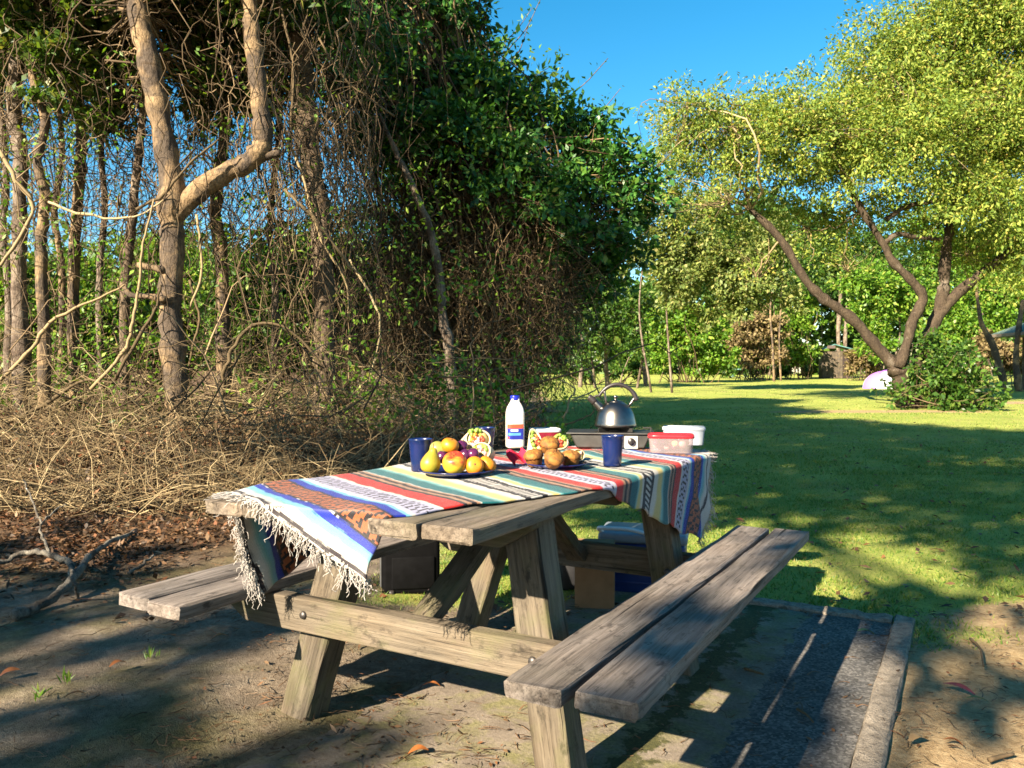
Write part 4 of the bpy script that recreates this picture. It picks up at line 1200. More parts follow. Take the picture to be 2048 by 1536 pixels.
def picnic_table():
    root = empty("picnic_table", tl(0, 0, 0), TROT)
    tag(root, "weathered timber picnic table with attached benches on sandy ground", "picnic table")
    r = np.random.RandomState(55)
    n = 6; wid = .826 / n
    for i in range(n):
        o = link("tabletop_plank", plank_mesh(1.84 + r.normal() * .006, wid - .007, .034, 60 + i), M['wood_top'], root)
        o.location = (-.413 + wid * (i + .5), r.normal() * .004, H_TOP - .017 + r.normal() * .0012)
    for s in (-1, 1):
        for k in range(2):
            o = link("bench_plank", plank_mesh(1.855, .128, .037, 80 + s * 3 + k), M['wood_bench'], root)
            o.location = (s * (.49 + .064 + k * .147), .0 + (.008 if k else -.008), H_SEAT - .0185 + (.002 if s > 0 and k else 0))
    def stick(name, a, b, W, T, seed, xdir=(1, 0, 0)):
        a = Vector(a); b = Vector(b); Yd = (b - a).normalized(); X = Vector(xdir); X = (X - Yd * X.dot(Yd)).normalized(); Z = X.cross(Yd)
        L = (b - a).length
        o = link(name, plank_mesh(L, W, T, seed, .003, .007, 10), M['wood_frame'], root)
        mt = Matrix((X, Yd, Z)).transposed().to_4x4(); mt.translation = (a + b) / 2
        o.matrix_local = mt
        return o
    for s, yb in ((-1, -.59), (1, .50)):
        # cross bearer carrying the benches: runs across, so outline along local x
        h0, h1 = .313, H_SEAT - .0385
        out = [(-.70, h1), (-.70, h1 - .035), (-.60, h0), (.60, h0), (.70, h1 - .035), (.70, h1)]
        o = link("crossbeam", prism(out, .05, .005), M['wood_frame'], root)
        o.location = (0, yb + .025 * 0, 0); o.rotation_euler = (0, 0, math.radians(-90))
        # cleat under the top
        t1 = H_TOP - .0355
        out = [(-.38, t1), (-.38, t1 - .02), (-.29, t1 - .075), (.29, t1 - .075), (.38, t1 - .02), (.38, t1)]
        o = link("cleat", prism(out, .05, .005), M['wood_frame'], root)
        o.location = (0, yb + .004, 0); o.rotation_euler = (0, 0, math.radians(-90))
        off = .052 * (1 if s < 0 else -1)
        yl = yb + off + (.045 if s < 0 else -.045) - (off - off)
        yl = yb + (.075 if s < 0 else -.075)
        stick("leg", (-.24, yl, t1 - .004), (-.485, yl, -.05), .105, .095, 91 + s)
        stick("leg", (.315, yl, t1 - .004), (.435, yl, -.06), .10, .095, 95 + s)
        # diagonal brace from the bearer up to the middle of the top
        stick("brace", (0, yb + (.03 if s < 0 else -.03), .36), (0, yb + (.62 if s < 0 else -.46), t1 - .01), .075, .045, 99 + s)
        for lx in (-.36, .385):
            m = MB(); m.add(*lathe([(.0, .006), (.010, .005), (.012, 0), (.012, -.004)], 12), tr(0, 0, 0, math.radians(90)))
            bo = m.build("bolt", M['metal_dark'], root); bo.location = (lx, yb - .027 if s < 0 else yb - .125, .365)
    o = link("cleat", prism([(-.36, t1), (-.36, t1 - .05), (.36, t1 - .05), (.36, t1)], .045, .005), M['wood_frame'], root)
    o.location = (0, 0, 0); o.rotation_euler = (0, 0, math.radians(-90))
M['metal_dark'] = simple('metal_dark', (.10, .09, .085), .5, .5, .8, .3, 40)
picnic_table()

# ------------------------------------------------------------------ blanket
BL_L, BL_W = 1.78, .95
BL_C0 = np.array([.139, -1.062])
BL_TH = math.radians(19.3)
BU = np.array([math.sin(BL_TH), math.cos(BL_TH)]); BV = np.array([-math.cos(math.radians(31)), math.sin(math.radians(31))])
HX, HY = .417, .925

def fold(x, y, lift=.004):
    """flat blanket position (table-local) -> draped position"""
    x = np.asarray(x, float).copy(); y = np.asarray(y, float).copy()
    z = np.full_like(x, H_TOP + lift)
    top = .0030 * sines(x, y, 71, 9, 3) + .0090 * np.maximum(0, sines(x, y, 72, 11, 2)) ** 2
    z = z + np.maximum(top, -.001)
    rr = .016
    def hang(e, w, sgn, amp):
        """outward offset and drop for overhang e, w = coordinate along the edge"""
        a = np.clip(e / rr, 0, math.pi / 2)
        out = rr * np.sin(a); drop = rr * (1 - np.cos(a))
        e2 = np.maximum(0, e - rr * math.pi / 2)
        f = sstep(0, .22, e2)
        out = out + f * (amp * np.sin(w * 30 + 2.2 * np.sin(w * 9)) + amp * .7) + e2 * .05
        drop = drop + e2 * (1 - .02 * f)
        return out, drop
    ex = np.maximum(0, x - (HX - rr)); o, dr = hang(ex, y, 1, .013); x = np.where(ex > 0, HX - rr + o, x); z = np.where(ex > 0, z - dr, z)
    ex = np.maximum(0, -x - (HX - rr)); o, dr = hang(ex, y, -1, .010); x = np.where(ex > 0, -(HX - rr) - o, x); z = np.where(ex > 0, z - dr, z)
    ey = np.maximum(0, -y - (HY - rr)); o, dr = hang(ey, x, -1, .010); y = np.where(ey > 0, -(HY - rr) - o, y); z = np.where(ey > 0, z - dr, z)
    ey = np.maximum(0, y - (HY - rr)); o, dr = hang(ey, x, 1, .008); y = np.where(ey > 0, HY - rr + o, y); z = np.where(ey > 0, z - dr, z)
    return np.stack([x, y, z], -1)

def near_end(w):
    return -.15 * np.asarray(w, float)

def flat(u, w):
    return BL_C0[0] + BU[0] * u + BV[0] * w, BL_C0[1] + BU[1] * u + BV[1] * w

def hexc(r, g, b): return np.array([(c / 255) ** 2.2 for c in (r, g, b)])
CW, CB, CR = hexc(226, 220, 212), hexc(10, 46, 172), hexc(205, 34, 22)
CK, CT, CTE = hexc(38, 29, 33), hexc(180, 138, 110), hexc(8, 108, 114)
CY, CBR, CLB, CLAV = hexc(232, 208, 130), hexc(168, 92, 52), hexc(120, 190, 222), hexc(188, 186, 214)
CNV, CPT = hexc(16, 40, 110), hexc(130, 196, 196)
STR = [(-.3, CW), (.035, CW), (.037, CK * 1.6), (.046, CK * 1.6), (.048, CW), (.060, CW), (.074, CPT), (.084, CLB), (.090, CLB), (.094, CB), (.109, CB), (.113, CNV), (.114, 'P1'), (.190, CNV), (.194, CB), (.216, CB),
       (.219, CLB), (.229, CLB), (.232, CW), (.242, CW), (.244, 'P2'), (.312, CW), (.323, CW), (.325, CR), (.378, CR), (.380, CK), (.391, CK), (.393, CT), (.404, CT), (.406, CK), (.418, CK), (.420, CT), (.428, CT), (.431, CW), (.436, CTE), (.474, CTE), (.490, CPT), (.506, CY), (.530, CY), (.544, CW),
       (.568, CW), (.570, 'P3'), (.650, CW), (.660, CW), (.669, CY), (.681, CY), (.690, CPT), (.700, CTE), (.744, CTE), (.746, CK), (.760, CK), (.762, CT), (.775, CT), (.777, CK), (.790, CK), (.792, CT), (.801, CT), (.804, CR), (.848, CR), (.851, CLAV), (.860, CW), (.862, 'P2'), (.95, 'P2')]

def stripe_colour(m, w):
    m = m + .0016 * np.sin(w * 41) + .0012 * np.sin(w * 97 + 1)
    pos = np.array([s[0] for s in STR])
    cols = np.array([(s[1] if not isinstance(s[1], str) else CW) for s in STR])
    out = np.stack([np.interp(m, pos, cols[:, k]) for k in range(3)], -1)
    idx = np.clip(np.searchsorted(pos, m, 'right') - 1, 0, len(STR) - 1)
    kinds = np.array([s[1] if isinstance(s[1], str) else '' for s in STR])[idx]
    def tri(x): return np.abs((x % 1.0) - .5) * 2
    p1 = kinds == 'P1'
    q = ((m - .152) / .038)
    zig = np.where((tri(w / .032 + q * .9) > .55) | (tri(w / .032 - q * .9) > .72), 1, 0)
    c1 = np.where(zig[..., None] > 0, CBR * 1.15, CK * .9); c1 = np.where((np.abs(q) > .86)[..., None], CK, c1)
    out = np.where(p1[..., None], c1, out)
    p2 = kinds == 'P2'
    q = (m - .278) / .034; q = np.where(m > .8, (m - .89) / .026, q)
    zig = (tri(w / .026 + np.abs(q) * .6) > .62) & (np.abs(q) < .8)
    out = np.where(p2[..., None], np.where(zig[..., None], CK * 1.3, CLAV), out)
    p3 = kinds == 'P3'
    q = (m - .610) / .040
    zig = (tri(w / .020) > .5) & (np.abs(q) < .55)
    out = np.where(p3[..., None], np.where(zig[..., None], CW, CK * .8), out)
    return out

def blanket():
    r = np.random.RandomState(66)
    t = NT("woven_cloth")
    a = t.attr("weave")
    uvm = t.n("UVMap"); 
    def uvs(scale):
        mp = t.n("Mapping"); mp.inputs['Scale'].default_value = scale; t.l(uvm.outputs[0], mp.inputs[0]); return mp.outputs[0]
    n1 = t.noise(uvs((900, 160, 1)), 1, 3, .6); n2 = t.noise(uvs((14, 10, 1)), 1, 4)
    wv = t.n("TexWave"); wv.inputs['Scale'].default_value = 1.0; t.l(uvs((150, 0, 1)), wv.inputs['Vector'])
    c = t.mix(.65, a.outputs['Color'], t.ramp(n1, [(.25, (.62, .62, .64)), (.75, (1.22, 1.22, 1.2))]), 'MULTIPLY')
    c = t.mix(.5, c, t.ramp(n2, [(.3, (.82, .82, .82)), (.7, (1.1, 1.1, 1.1))]), 'MULTIPLY')
    h = t.math('ADD', n1, wv.outputs['Fac'])
    cm = t.done(t.pbsdf(c, .9, .15, normal=t.bump(h, .6, .003), **{'Sheen Weight': .25}))
    nu, nw = 360, 100
    us = np.linspace(0, BL_L, nu); ws = np.linspace(0, BL_W, nw)
    U, Wg = np.meshgrid(us, ws, indexing='ij')
    U0 = U
    U = U + near_end(Wg) * np.maximum(0, 1 - U / .6)
    edge = .006 * np.sin(U * 23) + .004 * np.sin(U * 51)
    x, y = flat(U, Wg + edge * (1 - 2 * Wg / BL_W))
    P = fold(x, y)
    V = P.reshape(-1, 3)
    i = np.arange(nu - 1)[:, None] * nw + np.arange(nw - 1)[None]
    Fq = np.stack([i, i + 1, i + nw + 1, i + nw], -1).reshape(-1, 4)
    root = empty("striped_blanket", tl(0, 0, H_TOP), TROT)
    tag(root, "multicoloured striped woven blanket with white fringe draped over the table", "blanket")
    V2 = V.copy(); V2[:, 2] -= H_TOP
    me = mesh("cloth", V2, Fq, True)
    fu = .5 * (us[:-1] + us[1:]); fw = .5 * (ws[:-1] + ws[1:])
    FU, FW = np.meshgrid(fu, fw, indexing='ij')
    mm = np.minimum(FU + .03 * (1 - FU / .89), BL_L - FU)
    c = stripe_colour(mm, FW).reshape(-1, 3) * .60
    ca = me.color_attributes.new("weave", 'FLOAT_COLOR', 'CORNER')
    cc = np.concatenate([np.repeat(c, 4, axis=0), np.ones((len(c) * 4, 1))], 1).astype(np.float32)
    ca.data.foreach_set("color", cc.reshape(-1))
    uv = me.uv_layers.new(name="UVMap")
    uvv = np.stack([U0, Wg], -1).reshape(-1, 2)[Fq.reshape(-1)].astype(np.float32)
    uv.data.foreach_set("uv", uvv.reshape(-1))
    o = link("cloth", me, cm, root)
    md = o.modifiers.new("thick", 'SOLIDIFY'); md.thickness = .004; md.offset = -.4
    fm = simple("fringe_yarn", (.52, .48, .44), .9, .15, 0, .12, 200)
    for end in (0, 1):
        u0 = 0 if end == 0 else BL_L; sg = -1 if end == 0 else 1
        nt = 46
        for k in range(nt):
            w = BL_W * (k + .5) / nt
            if end == 0: u0 = float(near_end(w)) + .002
            else: u0 = BL_L - .002
            strands = []
            ln = r.uniform(.030, .060)
            for s in range(8):
                m = 10
                l = np.linspace(0, ln * r.uniform(.75, 1.1), m)
                x0, y0 = flat(u0, w + r.normal() * .003)
                b = fold(np.array([x0]), np.array([y0]), .005)[0]
                wig = np.cumsum(r.normal(size=(m, 3)) * .0034, axis=0)
                if b[2] < H_TOP - .03:
                    pull = np.stack([np.zeros(m), np.zeros(m), -l], -1)
                    if end == 1: pull = np.stack([l * .12, l * .75 * np.exp(-l * 6), -l * .75 - l * l * 4], -1)
                    sw = r.normal(size=2) * .10
                    Q = b + pull + np.stack([l * sw[0], l * sw[1], 0 * l], -1) + wig
                else:
                    xx, yy = flat(u0 + sg * l, w + r.normal() * .004 + l * r.normal() * .15)
                    Q = fold(xx, yy, .004) + wig * np.array([1, 1, .4])
                    lo = (np.abs(Q[:, 0]) < HX) & (np.abs(Q[:, 1]) < HY)
                    Q[:, 2] = np.where(lo, np.maximum(Q[:, 2], H_TOP + .003), Q[:, 2])
                Q[:, 2] -= H_TOP
                strands.append(Q)
            V, F = tubes(np.array(strands), np.tile(np.concatenate([np.full(3, .0014), np.full(6, .0009), [.0005]]), (8, 1)), 4)
            obj("tassel", V, F, fm, root, True)
blanket()

# ------------------------------------------------------------------ things on the table
ZB = H_TOP + .0075
def on_table(px, py):
    d = F_PX * (CAM_H - ZB) / (py - HOR)
    return np.array([(px - 1024) / F_PX * d, d, ZB])

def enamel(name, col, rough=.18, spec=.6):
    return simple(name, col, rough, spec, 0, .10, 30)
M['blue'] = enamel('blue_enamel', (.007, .018, .095), .25)
M['navy'] = enamel('navy_enamel', (.010, .016, .10), .2)
M['white_plastic'] = simple('white_plastic', (.75, .75, .74), .35, .5, 0, .05)
M['steel'] = simple('brushed_steel', (.21, .195, .18), .30, .5, 1.0, .10, 60)
M['steel_dull'] = simple('dull_steel', (.11, .105, .098), .5, .5, 1.0, .2, 25, .1)
M['black_plastic'] = simple('black_plastic', (.028, .022, .022), .4, .5, 0, .2)
M['red_plastic'] = simple('red_plastic', (.52, .02, .03), .3, .5, 0, .06)
M['iron'] = simple('cast_iron', (.03, .028, .026), .6, .4, .3, .2)

def cup(label, px, py):
    p = on_table(px, py)
    m = MB()
    prof = [(0, .003), (.026, .003), (.0285, 0), (.030, .002), (.0325, .04), (.0365, .085), (.0385, .1), (.0395, .101), (.0392, .1035), (.0375, .1035), (.0365, .1), (.0345, .085), (.0305, .04), (.027, .006), (0, .006)]
    m.add(*lathe(prof, 32))
    o = m.build("cup", M['blue']); o.location = tuple(p)
    tag(o, label, "cup", "blue tumblers on the blanket")
cup("blue tumbler left of the fruit platter, leftmost of three cups", 841, 942)
cup("blue tumbler standing behind the wraps and fruit platter", 970, 908)
cup("blue tumbler right of the muffins, in front of the kettle", 1225, 932)

def bottle():
    p = on_table(1030, 895)
    e = empty("milk_bottle", p, math.radians(12)); tag(e, "clear plastic milk bottle with blue cap and red and blue label", "bottle")
    t = NT("milk_bottle_plastic")
    t.done(t.pbsdf((.56, .545, .48), .22, .5, **{'Subsurface Weight': .15}))
    m = MB(); m.add(*lathe([(0, 0), (.033, 0), (.0365, .004), (.037, .012), (.0368, .135), (.036, .150), (.031, .170), (.023, .185), (.0185, .192), (.0175, .198), (.0175, .205)], 36, 3.0))
    m.build("body", t.m, e)
    m = MB(); m.add(*lathe([(.0195, .199), (.0200, .201), (.0200, .216), (.0188, .219), (0, .219)], 28))
    m.build("cap", simple("cap_blue", (.01, .02, .42), .3, .5, 0, .05), e)
    # label: red band above, dark blue below, pale flourishes that stand for its unreadable print
    lab = empty("tmp", (0, 0, 0)); bpy.data.objects.remove(lab)
    def wrapstrip(name, a0, a1, z0, z1, mat, off, parent):
        n = 16; V = []
        for z in (z0, z1):
            for k in range(n + 1):
                a = math.radians(a0 + (a1 - a0) * k / n); c, s_ = math.cos(a), math.sin(a)
                q = 1 / ((abs(c) ** 5 + abs(s_) ** 5) ** .2); rr = (.0372 + off) * q
                V.append((rr * c, rr * s_, z))
        F = [(k, k + 1, n + 2 + k, n + 1 + k) for k in range(n)]
        return obj(name, np.array(V), F, mat, parent, True)
    lb = simple("label_blue", (.02, .03, .30), .4, .4, 0, .05); lr = simple("label_red", (.58, .09, .04), .4, .4, 0, .08)
    lw = simple("label_white", (.75, .72, .72), .4, .4, 0, .04); lc = simple("label_cyan", (.10, .32, .65), .4, .4, 0, .08)
    L0 = wrapstrip("label", -150, -52, .036, .100, lb, .0006, e)
    wrapstrip("label_band", -150, -52, .082, .100, lr, .0010, L0)
    wrapstrip("label_mark", -125, -82, .070, .079, lw, .0012, L0)
    wrapstrip("label_mark", -138, -66, .053, .064, lc, .0012, L0)
    wrapstrip("label_mark", -146, -132, .040, .048, lr, .0012, L0)
bottle()

def plate(label, p, R):
    m = MB()
    m.add(*lathe([(0, .002), (R * .62, .002), (R * .66, 0), (R * .7, .002), (R * .96, .014), (R, .0165), (R * .985, .019), (R * .94, .017), (R * .68, .0065), (0, .006)], 48))
    o = m.build("plate", M['navy']); o.location = tuple(p)
    tag(o, label, "plate")
    return p
def fruit_mat(name, c1, c2, c3=None, scale=14, ctr=.5, spots=True, rough=.42, axis=0, lo=.1):
    t = NT(name); v = t.coords()
    c1, c2, c3 = sc3(c1, .72), sc3(c2, .72), (sc3(c3, .72) if c3 else None)
    n = t.noise(v, scale, 4, .6, .4)
    c = t.ramp(n, [(ctr - .12, c1), (ctr + .12, c2)])
    if c3:
        sep = t.n("SeparateXYZ"); t.l(v, sep.inputs[0])
        g = t.math('ADD', t.math('MULTIPLY', sep.outputs[axis], 14), t.math('MULTIPLY', t.math('SUBTRACT', n, .5), 1.6))
        c = t.mix(t.ramp(g, [(max(lo, 0), (0, 0, 0)), (lo + .34, (1, 1, 1))]), c, c3)
    f = t.noise(v, 260, 2)
    c = t.mix(.25, c, t.ramp(f, [(.4, (.8, .8, .8)), (.6, (1.1, 1.1, 1.1))]), 'MULTIPLY')
    return t.done(t.pbsdf(c, rough, .45, normal=t.bump(f, .25, .001), **{'Subsurface Weight': .05}))
M['pear'] = fruit_mat('pear_skin', (.30, .26, .02), (.40, .34, .03), (.30, .05, .02), 10, lo=.05)
M['pear_green'] = fruit_mat('pear_green', (.28, .28, .05), (.40, .38, .10), None, 10)
M['apple'] = fruit_mat('apple_skin', (.66, .45, .03), (.72, .52, .05), (.55, .035, .015), 16, axis=2, lo=.02)
M['orange'] = fruit_mat('orange_peel', (.60, .20, .01), (.70, .27, .012), None, 24)
M['plum'] = fruit_mat('plum_skin', (.05, .01, .05), (.14, .02, .09), None, 9, rough=.25)
M['stem'] = simple('fruit_stem', (.10, .06, .03), .8)
M['muffin'] = fruit_mat('muffin_crumb', (.10, .035, .005), (.36, .155, .022), None, 45, rough=.75)
M['muffin_base'] = fruit_mat('muffin_base', (.15, .055, .008), (.30, .12, .018), None, 60, rough=.7)

def apple_prof(R, dim=.25):
    pr = []
    for k in range(15):
        a = math.pi * k / 14 - math.pi / 2
        z = math.sin(a); rr = math.cos(a)
        rad = R * rr ** .85 if rr > 1e-3 else 0
        zz = R * .9 * z
        edge = max(0, abs(z) - .80) / .2
        zz -= math.copysign(R * dim * edge ** 1.5, z)
        pr.append((max(rad, 0), zz))
    return pr
def fruit(kind, label, p, R, rot, mt, cat):
    e = empty(kind, p); tag(e, label, cat)
    e.rotation_euler = rot
    m = MB()
    if kind == 'pear':
        pr = [(0, -R * .93), (R * .35, -R * .96), (R * .8, -R * .70), (R * 1.0, -R * .15), (R * .93, R * .3), (R * .68, R * .8), (R * .46, R * 1.15), (R * .36, R * 1.4), (R * .2, R * 1.56), (0, R * 1.58)]
        P = catmull([(a, 0, b) for a, b in pr], 26); pr = [(max(0, q[0]), q[2]) for q in P]; pr[0] = (0, pr[0][1]); pr[-1] = (0, pr[-1][1])
        m.add(*lathe(pr, 28)); m.build("flesh", M[mt], e)
        s0 = R * 1.54
    elif kind in ('apple',):
        m.add(*lathe(apple_prof(R, .3), 28)); m.build("flesh", M[mt], e); s0 = R * .6
    elif kind == 'mandarin':
        m.add(*lathe([(q[0] * 1.04, q[1] * .92) for q in apple_prof(R, .10)], 28)); m.build("flesh", M[mt], e); s0 = None
        m = MB(); m.add(*lathe([(0, R * .77), (R * .09, R * .775), (R * .12, R * .74)], 10)); m.build("stem_button", M['stem'], e)
    else:
        m.add(*lathe([(q[0] * .95, q[1] * 1.1) for q in apple_prof(R, .10)], 24)); m.build("flesh", M[mt], e); s0 = R * .85
    if s0:
        P = catmull([(0, 0, s0 - .006), (.001, .001, s0 + .006), (.004, .002, s0 + .014)], 6)
        V, F = tubes(P[None], np.linspace(.0016, .0013, 6)[None], 6, True)
        obj("stem", V, F, M['stem'], e, True)

def fill_mat(name, stops, scale=90):
    t = NT(name); n = t.noise(t.coords(), scale, 3, .6)
    stops = [(p, sc3(c, .74)) for p, c in stops]
    return t.done(t.pbsdf(t.ramp(n, stops), .5, .4, normal=t.bump(n, .4, .004)))
M['tortilla'] = fill_mat('tortilla', [(.3, (.58, .44, .24)), (.55, (.70, .58, .38)), (.72, (.52, .34, .15))], 28)
M['lettuce'] = fill_mat('lettuce', [(.3, (.10, .22, .02)), (.7, (.34, .46, .07))], 80)
M['carrot'] = fill_mat('carrot', [(.3, (.55, .16, .01)), (.7, (.75, .30, .03))], 120)
M['tomato'] = fill_mat('tomato', [(.3, (.45, .04, .02)), (.7, (.62, .10, .04))], 70)
M['egg'] = fill_mat('egg', [(.35, (.75, .68, .45)), (.65, (.78, .60, .10))], 60)
M['ham'] = fill_mat('ham', [(.3, (.60, .28, .26)), (.7, (.75, .50, .46))], 60)
M['napkin'] = simple('red_napkin', (.62, .02, .06), .8, .2, 0, .1)

def wrap(label, p, rot, L=.085, R=.030, seed=0, slant=.5, fills=('lettuce', 'carrot', 'tomato', 'ham')):
    """half a wrap: rolled tortilla cut on the slant, filling showing at the +z end"""
    r = np.random.RandomState(seed)
    e = empty("wrap_half", p); e.rotation_euler = rot; tag(e, label, "wrap")
    seg = 28; V = []; F = []
    rows = [(-.0, .55), (.004, .80), (.012, .95), (.3 * L, 1.0), (.65 * L, 1.02), (L, 1.0), (L, .90), (L - .004, .88)]
    for (z, s) in rows:
        for k in range(seg):
            a = 2 * math.pi * k / seg
            x, y = R * s * math.cos(a) * 1.12, R * s * math.sin(a) * .92
            zz = z + slant * x * (z / L) ** 1.2 + (.0015 * r.normal() if z < L - .001 else 0)
            V.append((x, y, zz))
    n = len(rows)
    for i in range(n - 1):
        for k in range(seg): k2 = (k + 1) % seg; F.append((i * seg + k, i * seg + k2, (i + 1) * seg + k2, (i + 1) * seg + k))
    F.append(tuple(range(seg - 1, -1, -1)))
    obj("tortilla", np.array(V), F, M['tortilla'], e, True)
    # filling lumps on the cut face
    for j, f in enumerate(fills):
        m = MB()
        cnt = 9
        for k in range(cnt):
            if f == 'lettuce': a = r.uniform(.1, 3.0); q = R * r.uniform(.55, .80)
            else: a = r.uniform(0, 6.28); q = R * r.uniform(0, .58); 
            x, y = q * math.cos(a) * 1.1, q * math.sin(a) * .9 + (-.004 if f != 'lettuce' else .002) + (j - 1.5) * -.004
            Vv, Ff = lathe([(0, -1), (.7, -.7), (1, 0), (.7, .7), (0, 1)], 8)
            Vv = Vv * np.array([.0085, .0055, .006]) * r.uniform(.7, 1.25)
            m.add(Vv, Ff, tr(x, y, L - .002 + slant * x + r.uniform(-.002, .002), r.normal() * .5, r.normal() * .5, r.uniform(0, 6)))
        m.build(f + "_filling", M[f], e)
    base = lathe([(0, -.002), (R * .86, -.002), (R * .86, .0), (0, .0)], 20)
    m = MB(); Vb = base[0] * np.array([1.12, .92, 1]); Vb[:, 2] += L - .006 + slant * Vb[:, 0]; m.add(Vb, base[1]); m.build("filling", M['egg'], e)

def muffin(label, p, rot, seed, R=.032):
    r = np.random.RandomState(seed)
    e = empty("muffin", p); e.rotation_euler = rot; tag(e, label, "muffin", "muffins on the plate")
    seg = 36; V = []; F = []
    rows = [(.70, 0), (.74, .002), (.90, .022), (.93, .027)]
    for s, z in rows:
        for k in range(seg):
            a = 2 * math.pi * k / seg; q = R * s * (1 + .02 * math.cos(a * 18)); V.append((q * math.cos(a), q * math.sin(a), z))
    n = len(rows)
    F = [(i * seg + k, i * seg + (k + 1) % seg, (i + 1) * seg + (k + 1) % seg, (i + 1) * seg + k) for i in range(n - 1) for k in range(seg)] + [tuple(range(seg - 1, -1, -1))]
    obj("base", np.array(V), F, M['muffin_base'], e, True)
    rows = [(.93, .026), (1.02, .029), (1.03, .034), (.95, .040), (.75, .046), (.45, .050), (.2, .052)]
    V = []
    for s, z in rows:
        for k in range(seg):
            a = 2 * math.pi * k / seg; q = R * s * (1 + .025 * r.normal()); V.append((q * math.cos(a), q * math.sin(a), z + .0016 * r.normal()))
    n = len(rows)
    F = [(i * seg + k, i * seg + (k + 1) % seg, (i + 1) * seg + (k + 1) % seg, (i + 1) * seg + k) for i in range(n - 1) for k in range(seg)] + [tuple((n - 1) * seg + k for k in range(seg))]
    obj("top", np.array(V), F, M['muffin'], e, True)

def food():
    # fruit platter
    c = on_table(913, 950)
    plate("navy blue plate under the fruit and wraps", c, .118)
    def at(px, py, d, dz=0): 
        q = pw(px, py, d); return q
    z = ZB + .009
    fr = lambda px, d, up: np.array([(px - 1024) / F_PX * d, d, z + up])
    fruit('pear', "yellow green pear with red blush at the left front of the platter", fr(861, 2.43, .030), .031, (.18, -.12, 2.6), 'pear', 'pear')
    fruit('apple', "yellow apple blushed red at the front middle of the platter", fr(909, 2.42, .034), .0375, (.30, -.40, .6), 'apple', 'apple')
    fruit('mandarin', "orange mandarin right of the yellow apple at the platter front", fr(949, 2.42, .025), .0275, (1.2, -.5, .3), 'orange', 'mandarin')
    fruit('mandarin', "orange mandarin at the right end of the platter", fr(975, 2.46, .025), .0275, (.5, .4, 1), 'orange', 'mandarin')
    fruit('mandarin', "orange mandarin on top of the fruit pile", fr(900, 2.50, .079), .0275, (.2, .3, 0), 'orange', 'mandarin')
    fruit('pear', "pale green pear lying behind the front pear", fr(876, 2.53, .064), .026, (1.5, .2, 1.2), 'pear_green', 'pear')
    fruit('plum', "crimson plum beside the top mandarin", fr(924, 2.53, .072), .021, (.4, .2, 0), 'plum', 'plum')
    fruit('plum', "dark purple plum below the wrap above the apple", fr(930, 2.50, .048), .021, (.8, .2, 1), 'plum', 'plum')
    fruit('plum', "dark plum right of the purple plum below the wrap", fr(946, 2.50, .052), .0195, (.3, .9, 1), 'plum', 'plum')
    fruit('plum', "dark plum between the pear and the apple", fr(884, 2.50, .042), .021, (.3, .2, 1), 'plum', 'plum')
    wrap("large cut wrap with lettuce and carrot on the fruit platter", fr(938, 2.64, .060), (math.radians(66), math.radians(8), math.radians(22)), .085, .036, 1, .25)
    wrap("lower wrap half beside the mandarins on the fruit platter", fr(972, 2.60, .038), (math.radians(75), math.radians(-4), math.radians(-12)), .075, .032, 2, .2, ('egg', 'ham', 'lettuce'))
    # muffin plate
    c = on_table(1112, 936)
    plate("navy blue plate under the muffins", c, .105)
    muffin("left muffin lying tipped on the plate", fr(1070, 2.62, .004), (.22, -.18, 0), 1)
    muffin("front middle muffin tipped towards the viewer", fr(1103, 2.56, .014), (.75, .15, .2), 2)
    muffin("right muffin sitting upright on the plate", fr(1141, 2.62, .0), (.05, .05, 0), 3)
    muffin("muffin on top of the pile below the pointed wrap", fr(1098, 2.66, .043), (.42, -.15, .5), 4)
    wrap("pointed wrap half standing up on the muffin pile", fr(1068, 2.71, .018), (math.radians(12), math.radians(6), math.radians(118)), .056, .028, 5, 1.5, ('egg', 'tomato', 'lettuce', 'carrot'))
    wrap("small round cut wrap at the back of the muffin plate", fr(1122, 2.86, .052), (math.radians(80), 0, math.radians(-8)), .060, .027, 6, .1, ('lettuce', 'tomato'))
    wrap("wrap half lying at the right back of the muffin plate", fr(1140, 2.74, .024), (math.radians(85), 0, math.radians(24)), .06, .022, 7, .1, ('ham', 'egg'))
    # folded napkin
    p = fr(1045, 2.72, .0)
    rr = np.random.RandomState(4); n = 8; V = []; F = []
    for i in range(n):
        for j in range(n):
            x, y = (i / (n - 1) - .5) * .06, (j / (n - 1) - .5) * .05
            V.append((x, y, .030 + .55 * -x * 0 + .018 * math.sin(i * .9) + .05 * (j / (n - 1)) * .5 + .002 * rr.normal()))
    F = [(i * n + j, (i + 1) * n + j, (i + 1) * n + j + 1, i * n + j + 1) for i in range(n - 1) for j in range(n - 1)]
    o = obj("napkin", np.array(V), F, M['napkin'], None, True); o.location = tuple(p - np.array([0, 0, .012])); o.rotation_euler = (.25, -.5, .3)
    o.modifiers.new("t", 'SOLIDIFY').thickness = .002
    tag(o, "crimson paper napkin tucked beside the pointed wrap", "napkin")
food()

